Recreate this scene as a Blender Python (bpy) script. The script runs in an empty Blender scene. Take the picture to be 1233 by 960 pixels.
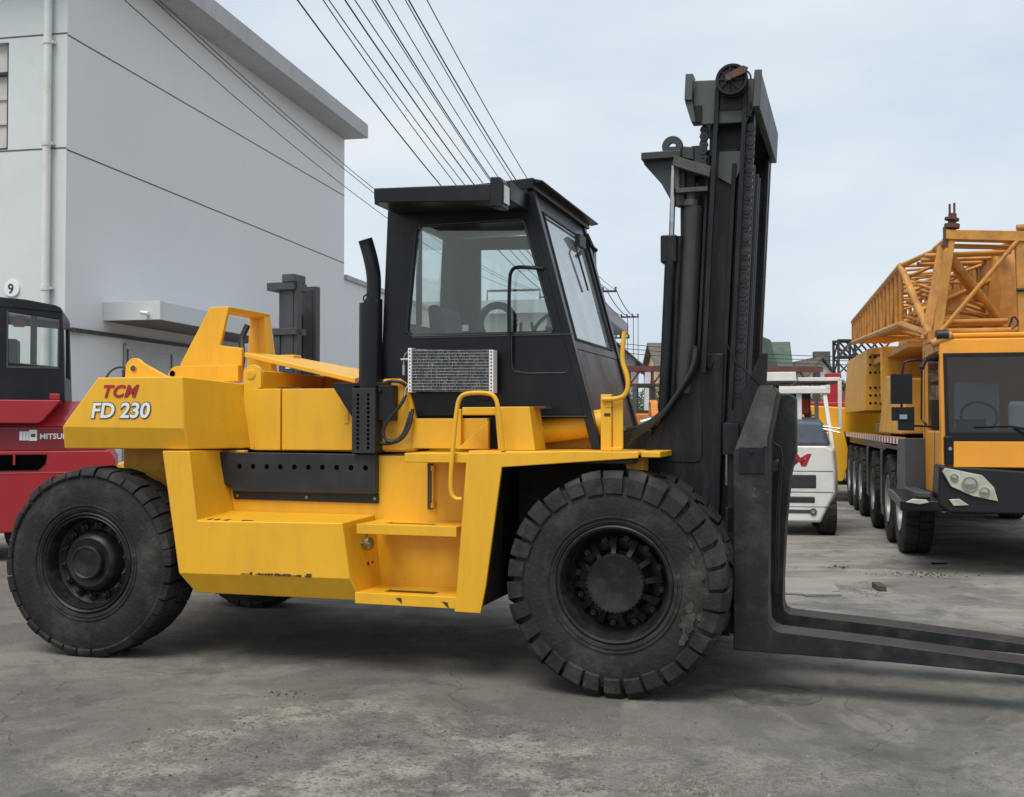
import bpy, math, random
from mathutils import Vector, Matrix
random.seed(7)
rad = math.radians
SC = bpy.context.scene
COL = SC.collection

# ------------------------------------------------------------------ materials
def mat(name, col, rough=0.5, metal=0.0, var=0.12, scale=3.0, bump=0.0, bscale=40.0, dirt=None, dirt_amt=0.0, dirt_scale=2.5, spec=0.5, coat=0.0, streak=False, spots=None, spot_scale=11.0, spot_amt=.8):
    m = bpy.data.materials.new(name); m.use_nodes = True
    nt = m.node_tree; N = nt.nodes; L = nt.links
    b = N['Principled BSDF']
    b.inputs['Roughness'].default_value = rough
    b.inputs['Metallic'].default_value = metal
    b.inputs['Specular IOR Level'].default_value = spec
    b.inputs['Coat Weight'].default_value = coat
    tc = N.new('ShaderNodeTexCoord')
    src = tc.outputs['Object']
    n1 = N.new('ShaderNodeTexNoise'); n1.inputs['Scale'].default_value = scale; n1.inputs['Detail'].default_value = 6; n1.inputs['Roughness'].default_value = .6
    L.new(src, n1.inputs['Vector'])
    mr = N.new('ShaderNodeMapRange'); mr.inputs[1].default_value = .3; mr.inputs[2].default_value = .7
    mr.inputs[3].default_value = 1 - var; mr.inputs[4].default_value = 1 + var
    L.new(n1.outputs['Fac'], mr.inputs[0])
    hv = N.new('ShaderNodeHueSaturation'); hv.inputs['Color'].default_value = (*col, 1)
    L.new(mr.outputs[0], hv.inputs['Value'])
    out = hv.outputs['Color']
    if dirt:
        n2 = N.new('ShaderNodeTexNoise'); n2.inputs['Scale'].default_value = dirt_scale; n2.inputs['Detail'].default_value = 9; n2.inputs['Roughness'].default_value = .68
        if streak:
            mp = N.new('ShaderNodeMapping'); mp.inputs['Scale'].default_value = (3.0, 3.0, .5)
            L.new(src, mp.inputs[0]); L.new(mp.outputs[0], n2.inputs['Vector'])
        else:
            L.new(src, n2.inputs['Vector'])
        m2 = N.new('ShaderNodeMapRange'); m2.inputs[1].default_value = .48; m2.inputs[2].default_value = .75
        m2.inputs[3].default_value = 0; m2.inputs[4].default_value = dirt_amt
        L.new(n2.outputs['Fac'], m2.inputs[0])
        mx = N.new('ShaderNodeMix'); mx.data_type = 'RGBA'
        L.new(m2.outputs[0], mx.inputs[0]); L.new(out, mx.inputs[6]); mx.inputs[7].default_value = (*dirt, 1)
        out = mx.outputs[2]
        m3 = N.new('ShaderNodeMapRange'); m3.inputs[3].default_value = rough; m3.inputs[4].default_value = min(1, rough + .35)
        L.new(m2.outputs[0], m3.inputs[0]); L.new(m3.outputs[0], b.inputs['Roughness'])
    if spots:
        n4 = N.new('ShaderNodeTexNoise'); n4.inputs['Scale'].default_value = spot_scale; n4.inputs['Detail'].default_value = 10; n4.inputs['Roughness'].default_value = .75
        L.new(src, n4.inputs['Vector'])
        m4 = N.new('ShaderNodeMapRange'); m4.inputs[1].default_value = .655; m4.inputs[2].default_value = .70; m4.inputs[3].default_value = 0; m4.inputs[4].default_value = spot_amt
        L.new(n4.outputs['Fac'], m4.inputs[0])
        mx4 = N.new('ShaderNodeMix'); mx4.data_type = 'RGBA'
        L.new(m4.outputs[0], mx4.inputs[0]); L.new(out, mx4.inputs[6]); mx4.inputs[7].default_value = (*spots, 1); out = mx4.outputs[2]
    L.new(out, b.inputs['Base Color'])
    if bump:
        n3 = N.new('ShaderNodeTexNoise'); n3.inputs['Scale'].default_value = bscale; n3.inputs['Detail'].default_value = 5
        L.new(src, n3.inputs['Vector'])
        bp = N.new('ShaderNodeBump'); bp.inputs['Strength'].default_value = bump; bp.inputs['Distance'].default_value = .01
        L.new(n3.outputs['Fac'], bp.inputs['Height']); L.new(bp.outputs[0], b.inputs['Normal'])
    return m

def glass(name, tint=(.75, .8, .82), refl=.12, dust_sheen=0.0, dust_sheen_col=(.55, .57, .58)):
    m = bpy.data.materials.new(name); m.use_nodes = True
    nt = m.node_tree; N = nt.nodes; L = nt.links; N.clear()
    o = N.new('ShaderNodeOutputMaterial'); t = N.new('ShaderNodeBsdfTransparent'); t.inputs[0].default_value = (*tint, 1)
    g = N.new('ShaderNodeBsdfGlossy'); g.inputs['Roughness'].default_value = .03; g.inputs[0].default_value = (.9, .9, .9, 1)
    lw = N.new('ShaderNodeLayerWeight'); lw.inputs[0].default_value = .35
    mr = N.new('ShaderNodeMapRange'); mr.inputs[3].default_value = refl * .5; mr.inputs[4].default_value = min(1, refl * 3.5)
    L.new(lw.outputs['Facing'], mr.inputs[0])
    mx = N.new('ShaderNodeMixShader'); L.new(mr.outputs[0], mx.inputs[0]); L.new(t.outputs[0], mx.inputs[1]); L.new(g.outputs[0], mx.inputs[2])
    last = mx
    if dust_sheen:
        d = N.new('ShaderNodeBsdfDiffuse'); d.inputs[0].default_value = (*dust_sheen_col, 1)
        tc = N.new('ShaderNodeTexCoord'); n = N.new('ShaderNodeTexNoise'); n.inputs['Scale'].default_value = 4; n.inputs['Detail'].default_value = 8
        L.new(tc.outputs['Object'], n.inputs['Vector'])
        r = N.new('ShaderNodeMapRange'); r.inputs[1].default_value = .35; r.inputs[2].default_value = .7; r.inputs[3].default_value = dust_sheen * .5; r.inputs[4].default_value = dust_sheen
        L.new(n.outputs['Fac'], r.inputs[0])
        m2 = N.new('ShaderNodeMixShader'); L.new(r.outputs[0], m2.inputs[0]); L.new(mx.outputs[0], m2.inputs[1]); L.new(d.outputs[0], m2.inputs[2]); last = m2
    L.new(last.outputs[0], o.inputs[0])
    return m

RUST = (.12, .05, .02)
M = dict(
    yellow=mat('yellow_paint', (.79, .418, .018), .38, var=.07, scale=1.3, dirt=(.52, .27, .03), dirt_amt=.36, dirt_scale=2.8, bump=.10, bscale=5, streak=True, spots=(.30, .16, .05), spot_scale=6.5, spot_amt=.55),
    yellow2=mat('yellow_paint_worn', (.80, .40, .02), .5, var=.07, scale=3, dirt=(.22, .13, .05), dirt_amt=.75, dirt_scale=6, bump=.08, bscale=20),
    hole=mat('hole_black', (.003, .003, .003), 1.0, var=0, spec=0.0),
    chip=mat('paint_chip', (.05, .035, .03), .8, dirt=RUST, dirt_amt=.6),
    guard=mat('black_guard_paint', (.026, .027, .031), .4, var=.2, scale=5, dirt=(.05, .048, .046), dirt_amt=.5, spec=.3),
    forkm=mat('fork_steel', (.013, .0135, .016), .42, var=.25, scale=6, dirt=(.07, .064, .057), dirt_amt=.7, dirt_scale=4, bump=.2, bscale=30, spec=.4, spots=(.16, .10, .07), spot_scale=9),
    bracket=mat('bracket_black', (.028, .032, .034), .5, var=.2, dirt=(.06, .058, .052), dirt_amt=.5),
    cranerim=mat('crane_rim', (.30, .30, .29), .4, metal=.3, var=.2, dirt=(.1, .09, .08), dirt_amt=.7),
    black=mat('black_cab_paint', (.0095, .0105, .014), .30, var=.15, scale=2, dirt=(.035, .034, .036), dirt_amt=.45, dirt_scale=3, bump=.03, bscale=12, spec=.28),
    dark=mat('dark_mast_paint', (.0095, .010, .013), .40, var=.2, scale=4, dirt=(.042, .039, .037), dirt_amt=.6, dirt_scale=5, bump=.12, bscale=25, streak=True, spec=.28),
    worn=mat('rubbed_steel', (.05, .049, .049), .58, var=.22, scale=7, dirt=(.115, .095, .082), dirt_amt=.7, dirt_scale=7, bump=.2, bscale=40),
    mastgrey=mat('mast_grey_green', (.06, .068, .066), .5, var=.15, dirt=(.09, .085, .075), dirt_amt=.5, bump=.05),
    chain=mat('greasy_chain', (.035, .035, .04), .45, metal=.5, var=.3, scale=20),
    steel=mat('bright_rod', (.45, .45, .46), .25, metal=.9, var=.2, scale=12),
    rust=mat('rusty_plate', (.10, .045, .035), .8, var=.3, scale=10, dirt=(.2, .09, .05), dirt_amt=.5),
    rubber=mat('tyre_rubber', (.021, .0205, .021), .75, var=.25, scale=5, bump=.6, bscale=38, dirt=(.085, .077, .067), dirt_amt=.9, dirt_scale=3.2, spec=.25, spots=(.19, .175, .145), spot_scale=4.0, spot_amt=.7),
    rim=mat('rim_dark', (.012, .012, .014), .42, var=.3, scale=6, dirt=(.06, .053, .048), dirt_amt=.6, dirt_scale=9, spec=.3),
    nut=mat('wheel_nut', (.035, .032, .032), .4, metal=.6, var=.3, dirt=RUST, dirt_amt=.5, dirt_scale=14),
    under=mat('shaded_grimy_underside', (.05, .042, .034), .85, var=.3, dirt=(.12, .08, .03), dirt_amt=.6, bump=.2),  # dark brown holds painted-in wheel-well shade as well as grime
    hose=mat('rubber_hose', (.018, .018, .02), .45, var=.1),
    alu=mat('aluminium_fins', (.31, .32, .32), .45, metal=.7, var=.25, scale=18, dirt=(.10, .10, .10), dirt_amt=.7, dirt_scale=22, bump=.3, bscale=90),
    fin=mat('radiator_core', (.16, .16, .165), .5, metal=.4, var=.4, scale=30, dirt=(.5, .5, .5), dirt_amt=.7, dirt_scale=30, bump=.5, bscale=120),
    red=mat('red_letter', (.36, .02, .025), .45, var=.05), white=mat('white_letter', (.78, .79, .80), .5, var=.03),
    outline=mat('grey_outline', (.07, .07, .085), .5, var=.05),
    redpaint=mat('red_paint', (.38, .016, .024), .36, var=.08, scale=2, dirt=(.2, .05, .05), dirt_amt=.5, dirt_scale=2.5, bump=.04, bscale=8),
    white_paint=mat('white_paint', (.74, .75, .73), .42, var=.04, dirt=(.42, .41, .38), dirt_amt=.4, dirt_scale=4),
    orange=mat('crane_orange', (.80, .32, .018), .42, var=.05, scale=1.5, dirt=(.45, .2, .05), dirt_amt=.4, dirt_scale=2.5),
    craneyel=mat('crane_yellow', (.68, .33, .035), .5, var=.1, dirt=(.34, .18, .07), dirt_amt=.7, dirt_scale=4, streak=True, spots=(.22, .13, .07), spot_scale=5),
    lattice=mat('lattice_orange', (.52, .235, .04), .5, var=.2, scale=5, dirt=(.24, .12, .06), dirt_amt=.75, dirt_scale=6, spots=(.12, .07, .04), spot_scale=7),
    craneblack=mat('crane_black_plastic', (.009, .009, .011), .3, var=.1, spec=.3),
    cranegrey=mat('crane_dark_grey', (.05, .052, .058), .45, var=.15, dirt=(.12, .12, .12), dirt_amt=.5),
    lamp=mat('lamp_lens', (.46, .46, .38), .10, var=.25, scale=12, coat=1.0), reflector=mat('lamp_reflector', (.40, .40, .33), .2, metal=.7),
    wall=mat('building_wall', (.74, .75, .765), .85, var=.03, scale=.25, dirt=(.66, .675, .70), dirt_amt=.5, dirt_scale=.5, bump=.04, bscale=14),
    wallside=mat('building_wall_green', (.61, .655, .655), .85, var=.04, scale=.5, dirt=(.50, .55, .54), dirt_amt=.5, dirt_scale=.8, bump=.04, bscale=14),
    groove=mat('wall_groove', (.10, .11, .12), .9), eave=mat('eave_concrete', (.45, .455, .47), .85, var=.08, scale=.6, dirt=(.27, .27, .27), dirt_amt=.5, streak=True),
    pipe=mat('downpipe_plastic', (.68, .69, .66), .45, var=.04, dirt=(.4, .38, .34), dirt_amt=.5),
    shutter=mat('shutter_grey', (.55, .53, .49), .6, var=.1), door=mat('door_grey', (.46, .47, .48), .6, var=.06, dirt=(.3, .3, .3), dirt_amt=.4),
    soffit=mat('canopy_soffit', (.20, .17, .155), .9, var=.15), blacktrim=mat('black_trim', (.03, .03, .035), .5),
    truss=mat('red_oxide_steel', (.14, .042, .036), .7, var=.25, dirt=(.2, .13, .1), dirt_amt=.6),
    roofgreen=mat('green_roof_tiles', (.065, .10, .075), .7, var=.2, scale=2, bump=.5, bscale=6), roofgrey=mat('grey_roof_tiles', (.11, .095, .08), .8, var=.25, scale=2),
    cream=mat('cream_wall', (.62, .63, .54), .85, var=.06, scale=.4, dirt=(.45, .45, .38), dirt_amt=.5), housewhite=mat('house_white', (.66, .67, .68), .85, var=.06, dirt=(.4, .4, .4), dirt_amt=.4),
    houseyel=mat('house_yellow', (.70, .55, .30), .85, var=.06), winglass=mat('window_dark', (.06, .075, .085), .15, var=.2),
    wire=mat('power_wire', (.03, .032, .036), .6), concretepole=mat('concrete_pole', (.35, .35, .34), .85), insulator=mat('insulator', (.18, .09, .06), .3),
    leaf=mat('leaf', (.06, .10, .03), .6, var=.4, scale=1.2), bark=mat('bark', (.09, .07, .05), .9),
    seat=mat('seat_vinyl', (.03, .03, .034), .6), cover=mat('seat_cover', (.6, .6, .6), .9), interior=mat('cab_interior', (.05, .045, .042), .8, var=.3),
    excav=mat('excavator_orange', (.65, .2, .02), .5, dirt=(.3, .12, .04), dirt_amt=.5), tarp=mat('blue_grey_cover', (.07, .095, .125), .55, var=.2, scale=5, bump=.3, bscale=6),
    brick=mat('brown_block', (.075, .05, .035), .9, var=.3, bump=.5), board=mat('thin_sheet', (.25, .24, .215), .9, var=.08, scale=2, dirt=(.17, .16, .14), dirt_amt=.6),
    pebble=mat('pebble', (.19, .175, .15), .9, var=.5, scale=25), soil=mat('dark_crumbs', (.07, .055, .045), .95, var=.4), greenmirror=mat('mirror_face', (.3, .4, .38), .1, metal=.8),
    brass=mat('zinc_plated', (.30, .32, .16), .3, metal=.8),
    glass=glass('cab_glass', (.88, .92, .91), .10), dusty_sheen=glass('dusty_sheen_windscreen', (.74, .77, .78), .6, .42, (.66, .70, .70)), craneglass=glass('crane_glass', (.62, .66, .68), .07),  # windscreen: pale film colour paints in sky reflection on top of real dust
)

# ------------------------------------------------------------------ objects
def frame_xf(x, y, th):
    return Matrix.Translation((x, y, 0)) @ Matrix.Rotation(-th, 4, 'Z')

def tag(o, label=None, cat=None, group=None, kind=None):
    if label: o['label'] = label
    if cat: o['category'] = cat
    if group: o['group'] = group
    if kind: o['kind'] = kind
    return o

def thing(name, label, cat, loc=(0, 0, 0), th=0.0, group=None):
    o = bpy.data.objects.new(name, None); COL.objects.link(o)
    o.location = loc; o.rotation_euler = (0, 0, -th); o.empty_display_size = .3
    return tag(o, label, cat, group)

class MB:
    def __init__(s): s.v = []; s.f = []; s.t = None
    def add(s, vs, fs):
        k = len(s.v)
        if s.t is not None: vs = [s.t @ Vector(p) for p in vs]
        s.v += [tuple(p) for p in vs]; s.f += [[i + k for i in f] for f in fs]; return s
    def box(s, x0, x1, y0, y1, z0, z1):
        vs = [(x, y, z) for x in (x0, x1) for y in (y0, y1) for z in (z0, z1)]
        return s.add(vs, [(0, 1, 3, 2), (4, 6, 7, 5), (0, 4, 5, 1), (2, 3, 7, 6), (0, 2, 6, 4), (1, 5, 7, 3)])
    def hexa(s, a, b):      # two loops of equal length -> closed solid
        n = len(a)
        return s.add(list(a) + list(b), [list(range(n))[::-1], list(range(n, 2 * n))] + [(i, (i + 1) % n, n + (i + 1) % n, n + i) for i in range(n)])
    def prism(s, pts, ax, a, b):
        if ax == 'y': A = [(p[0], a, p[1]) for p in pts]; B = [(p[0], b, p[1]) for p in pts]
        elif ax == 'x': A = [(a, p[0], p[1]) for p in pts]; B = [(b, p[0], p[1]) for p in pts]
        else: A = [(p[0], p[1], a) for p in pts]; B = [(p[0], p[1], b) for p in pts]
        return s.hexa(A, B)
    def ring(s, outer, inner, th):   # 3D loops, same length, thickness vector th
        n = len(outer); th = Vector(th)
        A = [Vector(p) for p in outer]; B = [Vector(p) for p in inner]
        vs = A + B + [p + th for p in A] + [p + th for p in B]; fs = []
        for i in range(n):
            j = (i + 1) % n
            fs += [(i, j, n + j, n + i), (2 * n + i, 3 * n + i, 3 * n + j, 2 * n + j), (i, 2 * n + i, 2 * n + j, j), (n + i, n + j, 3 * n + j, 3 * n + i)]
        return s.add(vs, fs)
    def cyl(s, p0, p1, r, n=16, r1=None):
        p0 = Vector(p0); p1 = Vector(p1); d = (p1 - p0).normalized(); r1 = r if r1 is None else r1
        u = d.orthogonal().normalized(); w = d.cross(u)
        A = [p0 + (u * math.cos(2 * math.pi * i / n) + w * math.sin(2 * math.pi * i / n)) * r for i in range(n)]
        B = [p1 + (u * math.cos(2 * math.pi * i / n) + w * math.sin(2 * math.pi * i / n)) * r1 for i in range(n)]
        return s.hexa(A, B)
    def tube(s, path, r, n=10, smooth=0):
        P = [Vector(p) for p in path]
        for _ in range(smooth):
            Q = [P[0]]
            for a, b in zip(P, P[1:]): Q += [a * .75 + b * .25, a * .25 + b * .75]
            P = Q + [P[-1]]
        rs = []; u = None
        for i, p in enumerate(P):
            d = (P[min(i + 1, len(P) - 1)] - P[max(i - 1, 0)]).normalized()
            u = d.orthogonal().normalized() if u is None else (u - d * u.dot(d)).normalized()
            w = d.cross(u)
            rs.append([p + (u * math.cos(2 * math.pi * k / n) + w * math.sin(2 * math.pi * k / n)) * r for k in range(n)])
        vs = [q for ring in rs for q in ring]; fs = [list(range(n))[::-1], list(range(len(vs) - n, len(vs)))]
        for i in range(len(P) - 1):
            for k in range(n):
                fs.append((i * n + k, i * n + (k + 1) % n, (i + 1) * n + (k + 1) % n, (i + 1) * n + k))
        return s.add(vs, fs)
    def lathe(s, prof, c, n=64, ax='y'):    # profile (axial, radius), open or closed profile loop
        vs = []; fs = []
        for a, r in prof:
            for k in range(n):
                t = 2 * math.pi * k / n
                q = (c[0] + r * math.cos(t), c[1] + a, c[2] + r * math.sin(t)) if ax == 'y' else (c[0] + a, c[1] + r * math.cos(t), c[2] + r * math.sin(t)) if ax == 'x' else (c[0] + r * math.cos(t), c[1] + r * math.sin(t), c[2] + a)
                vs.append(q)
        for i in range(len(prof) - 1):
            for k in range(n):
                fs.append((i * n + k, i * n + (k + 1) % n, (i + 1) * n + (k + 1) % n, (i + 1) * n + k))
        return s.add(vs, fs)
    def build(s, name, m, parent=None, bevel=0.0, ang=35, seg=2, split=False):
        if split:               # every loose piece becomes a part of its own
            par = list(range(len(s.v)))
            def root(i):
                while par[i] != i: par[i] = par[par[i]]; i = par[i]
                return i
            for f in s.f:
                for i in f[1:]: par[root(i)] = root(f[0])
            groups = {}
            for f in s.f: groups.setdefault(root(f[0]), []).append(f)
            out = []
            for fs in groups.values():
                ids = sorted({i for f in fs for i in f}); k = {j: n for n, j in enumerate(ids)}
                q = MB(); q.v = [s.v[j] for j in ids]; q.f = [[k[i] for i in f] for f in fs]
                out.append(q.build(name, m, parent, bevel, ang, seg))
            return out[0]
        me = bpy.data.meshes.new(name); me.from_pydata(s.v, [], s.f)
        import bmesh
        bm = bmesh.new(); bm.from_mesh(me); bmesh.ops.recalc_face_normals(bm, faces=bm.faces); bm.to_mesh(me); bm.free()
        me.polygons.foreach_set('use_smooth', [True] * len(me.polygons)); me.set_sharp_from_angle(angle=rad(ang))
        me.materials.append(M[m] if isinstance(m, str) else m)
        o = bpy.data.objects.new(name, me); COL.objects.link(o)
        if parent: o.parent = parent
        if bevel:
            b = o.modifiers.new('bevel', 'BEVEL'); b.width = bevel; b.segments = seg; b.limit_method = 'ANGLE'; b.angle_limit = rad(35); b.harden_normals = True
        return o

def text(s, size, origin, ux, uz, m, parent, name='lettering', offset=0.0, shear=0.0, width=None, depth=.0015, space=1.0):
    """flat lettering as a mesh; ux, uz: directions of the baseline and the letters' height"""
    c = bpy.data.curves.new('t', 'FONT'); c.body = s; c.size = size; c.offset = offset; c.shear = shear; c.extrude = depth; c.resolution_u = 3; c.space_character = space
    o = bpy.data.objects.new('t', c); COL.objects.link(o)
    dg = bpy.context.evaluated_depsgraph_get(); me = bpy.data.meshes.new_from_object(o.evaluated_get(dg)); me.name = name
    bpy.data.objects.remove(o); 
    ux = Vector(ux).normalized(); uz = Vector(uz).normalized(); un = ux.cross(uz)
    xs = [v.co.x for v in me.vertices]; k = 1.0 if width is None else width / (max(xs) - min(xs)); x0 = min(xs)
    for v in me.vertices:
        p = v.co.copy(); v.co = Vector(origin) + ux * (p.x - x0) * k + uz * p.y + un * p.z
    me.materials.clear(); me.materials.append(M[m])
    ob = bpy.data.objects.new(name, me); COL.objects.link(ob); ob.parent = parent
    return ob

def copy_part(o, parent, loc=None):
    c = o.copy(); COL.objects.link(c); c.parent = parent
    if loc is not None: c.location = loc
    for ch in [q for q in bpy.data.objects if q.parent == o]: copy_part(ch, c)
    return c

# ------------------------------------------------------------------ wheels
def tyre_mesh(R, W, rim, lug='bar', n=30):
    """axle along y, outer face at y=0, centre at origin; closed carcass and lugs"""
    m = MB(); Rc = R * (.932 if lug == 'bar' else .955); rj = random.Random(int(R * 1000) + n)
    prof = [(W * .12, rim), (W * .02, rim + .02), (0, rim + (Rc - rim) * .3), (-.008, rim + (Rc - rim) * .52), (.004, rim + (Rc - rim) * .72), (W * .06, Rc * .965), (W * .14, Rc), (W * .5, Rc * 1.006),
            (W * .86, Rc), (W * .94, Rc * .965), (W - .004, rim + (Rc - rim) * .72), (W + .008, rim + (Rc - rim) * .5), (W * .98, rim + .02), (W * .88, rim), (W * .12, rim)]
    m.lathe(prof, (0, 0, 0), 72)
    # moulded rings on the sidewall
    for rr in (.12, .2):
        r0 = rim + (Rc - rim) * rr; y0 = .0 + (.006 if rr < .15 else .001)
        m.lathe([(y0, r0 - .006), (y0 - .006, r0 - .003), (y0 - .006, r0 + .003), (y0, r0 + .006)], (0, 0, 0), 72)
    gap = .17 if lug == 'bar' else .10
    for side in (0, 1):
        for i in range(n):
            g2 = gap * rj.uniform(.7, 1.6); a0 = 2 * math.pi * (i + .5 * side + rj.uniform(-.03, .03)) / n; da = 2 * math.pi / n * (1 - g2); sk = .5 * 2 * math.pi / n; ri = rj.uniform(.975, 1.03)
            if lug == 'bar': sec = [(.014, R * .785 * ri, 0), (-.014, R * .81 * ri, .03), (-.010, R * .93, .10), (W * .07, R * .985, .18), (W * .16, R, .25), (W * .47, R, 1), (W * .47, R * .93, 1), (W * .1, R * .9, .1)]
            else: sec = [(.006, R * .90, 0), (-.002, R * .915, .0), (.004, R * .955, .0), (W * .06, R * .992, .0), (W * .14, R, .1), (W * .48, R, .3), (W * .48, R * .93, .3), (W * .1, R * .9, .0)]
            jit = rj.uniform(.972, 1.004)
            loops = []
            for t in (0, .5, 1):
                lp = []
                for y, r, q in sec:
                    a = a0 + da * t + sk * q
                    yy = W - y if side else y
                    r2 = r * (jit if r > R * .95 else 1)
                    lp.append((r2 * math.cos(a), yy, r2 * math.sin(a)))
                loops.append(lp)
            k = len(sec); vs = loops[0] + loops[1] + loops[2]; fs = [list(range(k))[::-1], list(range(2 * k, 3 * k))]
            for t in (0, 1):
                for j in range(k): fs.append((t * k + j, t * k + (j + 1) % k, (t + 1) * k + (j + 1) % k, (t + 1) * k + j))
            m.add(vs, fs)
    # flat contact patch
    m.v = [(x, y, max(z, -R + .010)) for x, y, z in m.v]
    return m

def big_wheel(parent, cx, cy, R, W, style, flip=False):
    """cx, cy: centre and outer face (local). flip: mirrored in y for the far side"""
    w = bpy.data.objects.new('wheel', None); COL.objects.link(w); w.parent = parent; w.location = (cx, cy, R - .010)
    if flip: w.rotation_euler = (0, 0, math.pi)
    t = tyre_mesh(R, W, R * (.512 if style == 'rear' else .50), 'bar' if style == 'front' else 'block', 30 if style == 'front' else 34).build('tyre', 'rubber', w, ang=28)
    r = MB(); q = R * (.512 if style == 'rear' else .5)
    if style == 'front':
        r.lathe([(.10, q + .012), (.012, q + .012), (.006, q + .002), (.012, q - .012), (.03, q - .018), (.05, q - .03), (.10, q - .035), (.17, q - .055), (.21, q - .09), (.205, q - .13), (.215, .20), (.17, .19), (.16, .0001)], (0, 0, 0), 64)
        r.lathe([(.20, .185), (.06, .185), (.045, .175), (.045, .165), (.05, .14), (.052, .0001)], (0, 0, 0), 48)
        for i in range(12):       # webs of the cast hub
            a = 2 * math.pi * i / 12 + .1
            u = Vector((math.cos(a), 0, math.sin(a))); s = Vector((-math.sin(a), 0, math.cos(a)))
            A = [u * .18 + s * d + Vector((0, y, 0)) for d, y in ((-.014, .09), (.014, .09), (.014, .21), (-.014, .21))]
            B = [u * .285 + s * d + Vector((0, y, 0)) for d, y in ((-.02, .15), (.02, .15), (.02, .22), (-.02, .22))]
            r.hexa(A, B)
        for i in range(40):
            a = 2 * math.pi * i / 40; r.cyl((.176 * math.cos(a), .052, .176 * math.sin(a)), (.176 * math.cos(a), .038, .176 * math.sin(a)), .006, 6)
        rm = r.build('rim', 'rim', w, ang=30)
        for i in range(12):
            a = 2 * math.pi * (i + .5) / 12 + .1; x, z = .27 * math.cos(a), .27 * math.sin(a)
            nb = MB(); nb.lathe([(.022, .030), (.010, .030), (.010, .024), (-.020, .022), (-.022, .012), (-.040, .012), (-.040, .0001)], (0, 0, 0), 6)
            o = nb.build('nut', 'nut', w); o.location = (x, .205, z)
    elif style == 'rear':
        r.lathe([(.10, q + .012), (.014, q + .010), (.004, q), (.012, q - .010), (.02, q - .014), (.012, q - .026), (.03, q - .034), (.12, q - .045), (.15, q - .09), (.14, .235), (.12, .222), (.085, .212), (.055, .195), (.042, .175), (.052, .125), (.055, .0001)], (0, 0, 0), 64)
        r.lathe([(.06, .128), (.012, .125), (.002, .118), (.0, .11), (.008, .10), (.012, .0001)], (0, 0, 0), 48)
        rm = r.build('rim', 'rim', w, ang=30)
        for i in range(14):
            a = 2 * math.pi * (i + .3) / 14; x, z = .262 * math.cos(a), .262 * math.sin(a)
            nb = MB(); nb.box(-.02, .02, -.02, .01, -.028, .028); nb.lathe([(-.02, .020), (-.035, .018), (-.036, .010), (-.05, .010), (-.05, .0001)], (0, 0, 0), 6)
            o = nb.build('nut', 'nut', w, .003); o.location = (x, .135, z); o.rotation_euler = (0, -a, 0)
    else:
        r.lathe([(.10, q + .012), (.012, q), (.05, q - .03), (.12, q - .05), (.14, .0001)], (0, 0, 0), 32); r.build('rim', 'rim', w)
    return w

# ------------------------------------------------------------------ main forklift
FT = rad(17.5)
FL = thing('forklift', 'huge yellow forklift truck with black cab, black mast and lowered forks', 'forklift', (.625, 6.75, 0), FT)
R = .712
for x, y, w, st, fl in ((.0, .0, .40, 'front', 0), (0, .455, .40, 'plain', 0), (0, 2.75, .40, 'front', 1), (0, 2.295, .40, 'plain', 1), (-3.915, .02, .40, 'rear', 0), (-3.915, 2.65, .40, 'rear', 1)):
    bw = big_wheel(FL, x, y, .696 if st == 'rear' else R, w, st, bool(fl))
    if st == 'rear': bw.rotation_euler.z += rad(3.5)      # steered a little
rm_ = random.Random(21); q = MB()
for a0, r0, la, lr in ((-.42, .50, .30, .05), (-.25, .485, .14, .03), (-.60, .53, .16, .025), (.33, .52, .16, .016), (.50, .55, .09, .014), (-.30, .56, .08, .03), (.12, .555, .04, .012)):
    pts = []
    for j in range(18):
        t_ = 2 * math.pi * j / 18; k_ = rm_.uniform(.55, 1.1)
        a_ = a0 + la * k_ * math.cos(t_) * .6; r_ = r0 + lr * k_ * math.sin(t_); pts.append((r_ * math.cos(a_), .702 + r_ * math.sin(a_)))
    q.hexa([(x, -.0135, z) for x, z in pts], [(x, .03, z) for x, z in pts])
q.build('dried_mud', mat('dried_mud', (.052, .047, .039), .95, var=.45, scale=14, bump=.6, bscale=50), FL, split=True)
# chassis
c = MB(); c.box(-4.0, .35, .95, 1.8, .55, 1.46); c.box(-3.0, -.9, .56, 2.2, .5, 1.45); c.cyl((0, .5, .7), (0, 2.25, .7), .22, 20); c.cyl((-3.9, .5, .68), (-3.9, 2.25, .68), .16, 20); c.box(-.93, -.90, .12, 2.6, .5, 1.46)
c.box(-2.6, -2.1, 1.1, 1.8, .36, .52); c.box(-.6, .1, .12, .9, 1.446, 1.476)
c.build('chassis', 'under', FL, .01)  # arch back wall is yellow underneath; its shade is put into this dark colour
fr = MB(); fr.box(-4.05, -3.12, .62, 2.15, 1.2, 1.505); fr.box(-3.28, -3.20, .5, .62, .9, 1.5); fr.build('rear_frame', 'yellow2', FL, .01)
# steering linkage seen over the rear axle
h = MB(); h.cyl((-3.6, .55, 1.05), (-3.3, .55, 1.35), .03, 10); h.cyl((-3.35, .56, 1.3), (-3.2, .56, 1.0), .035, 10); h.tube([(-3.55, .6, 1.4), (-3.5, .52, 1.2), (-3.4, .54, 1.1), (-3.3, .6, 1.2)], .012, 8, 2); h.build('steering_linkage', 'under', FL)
# counterweight
W0 = [(-4.172, 1.675), (-4.168, 1.512), (-3.107, 1.514), (-3.128, 1.665), (-3.150, 2.036), (-3.865, 2.036)]
cw = MB()
rearx, W2 = -4.55, 2.62
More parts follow.
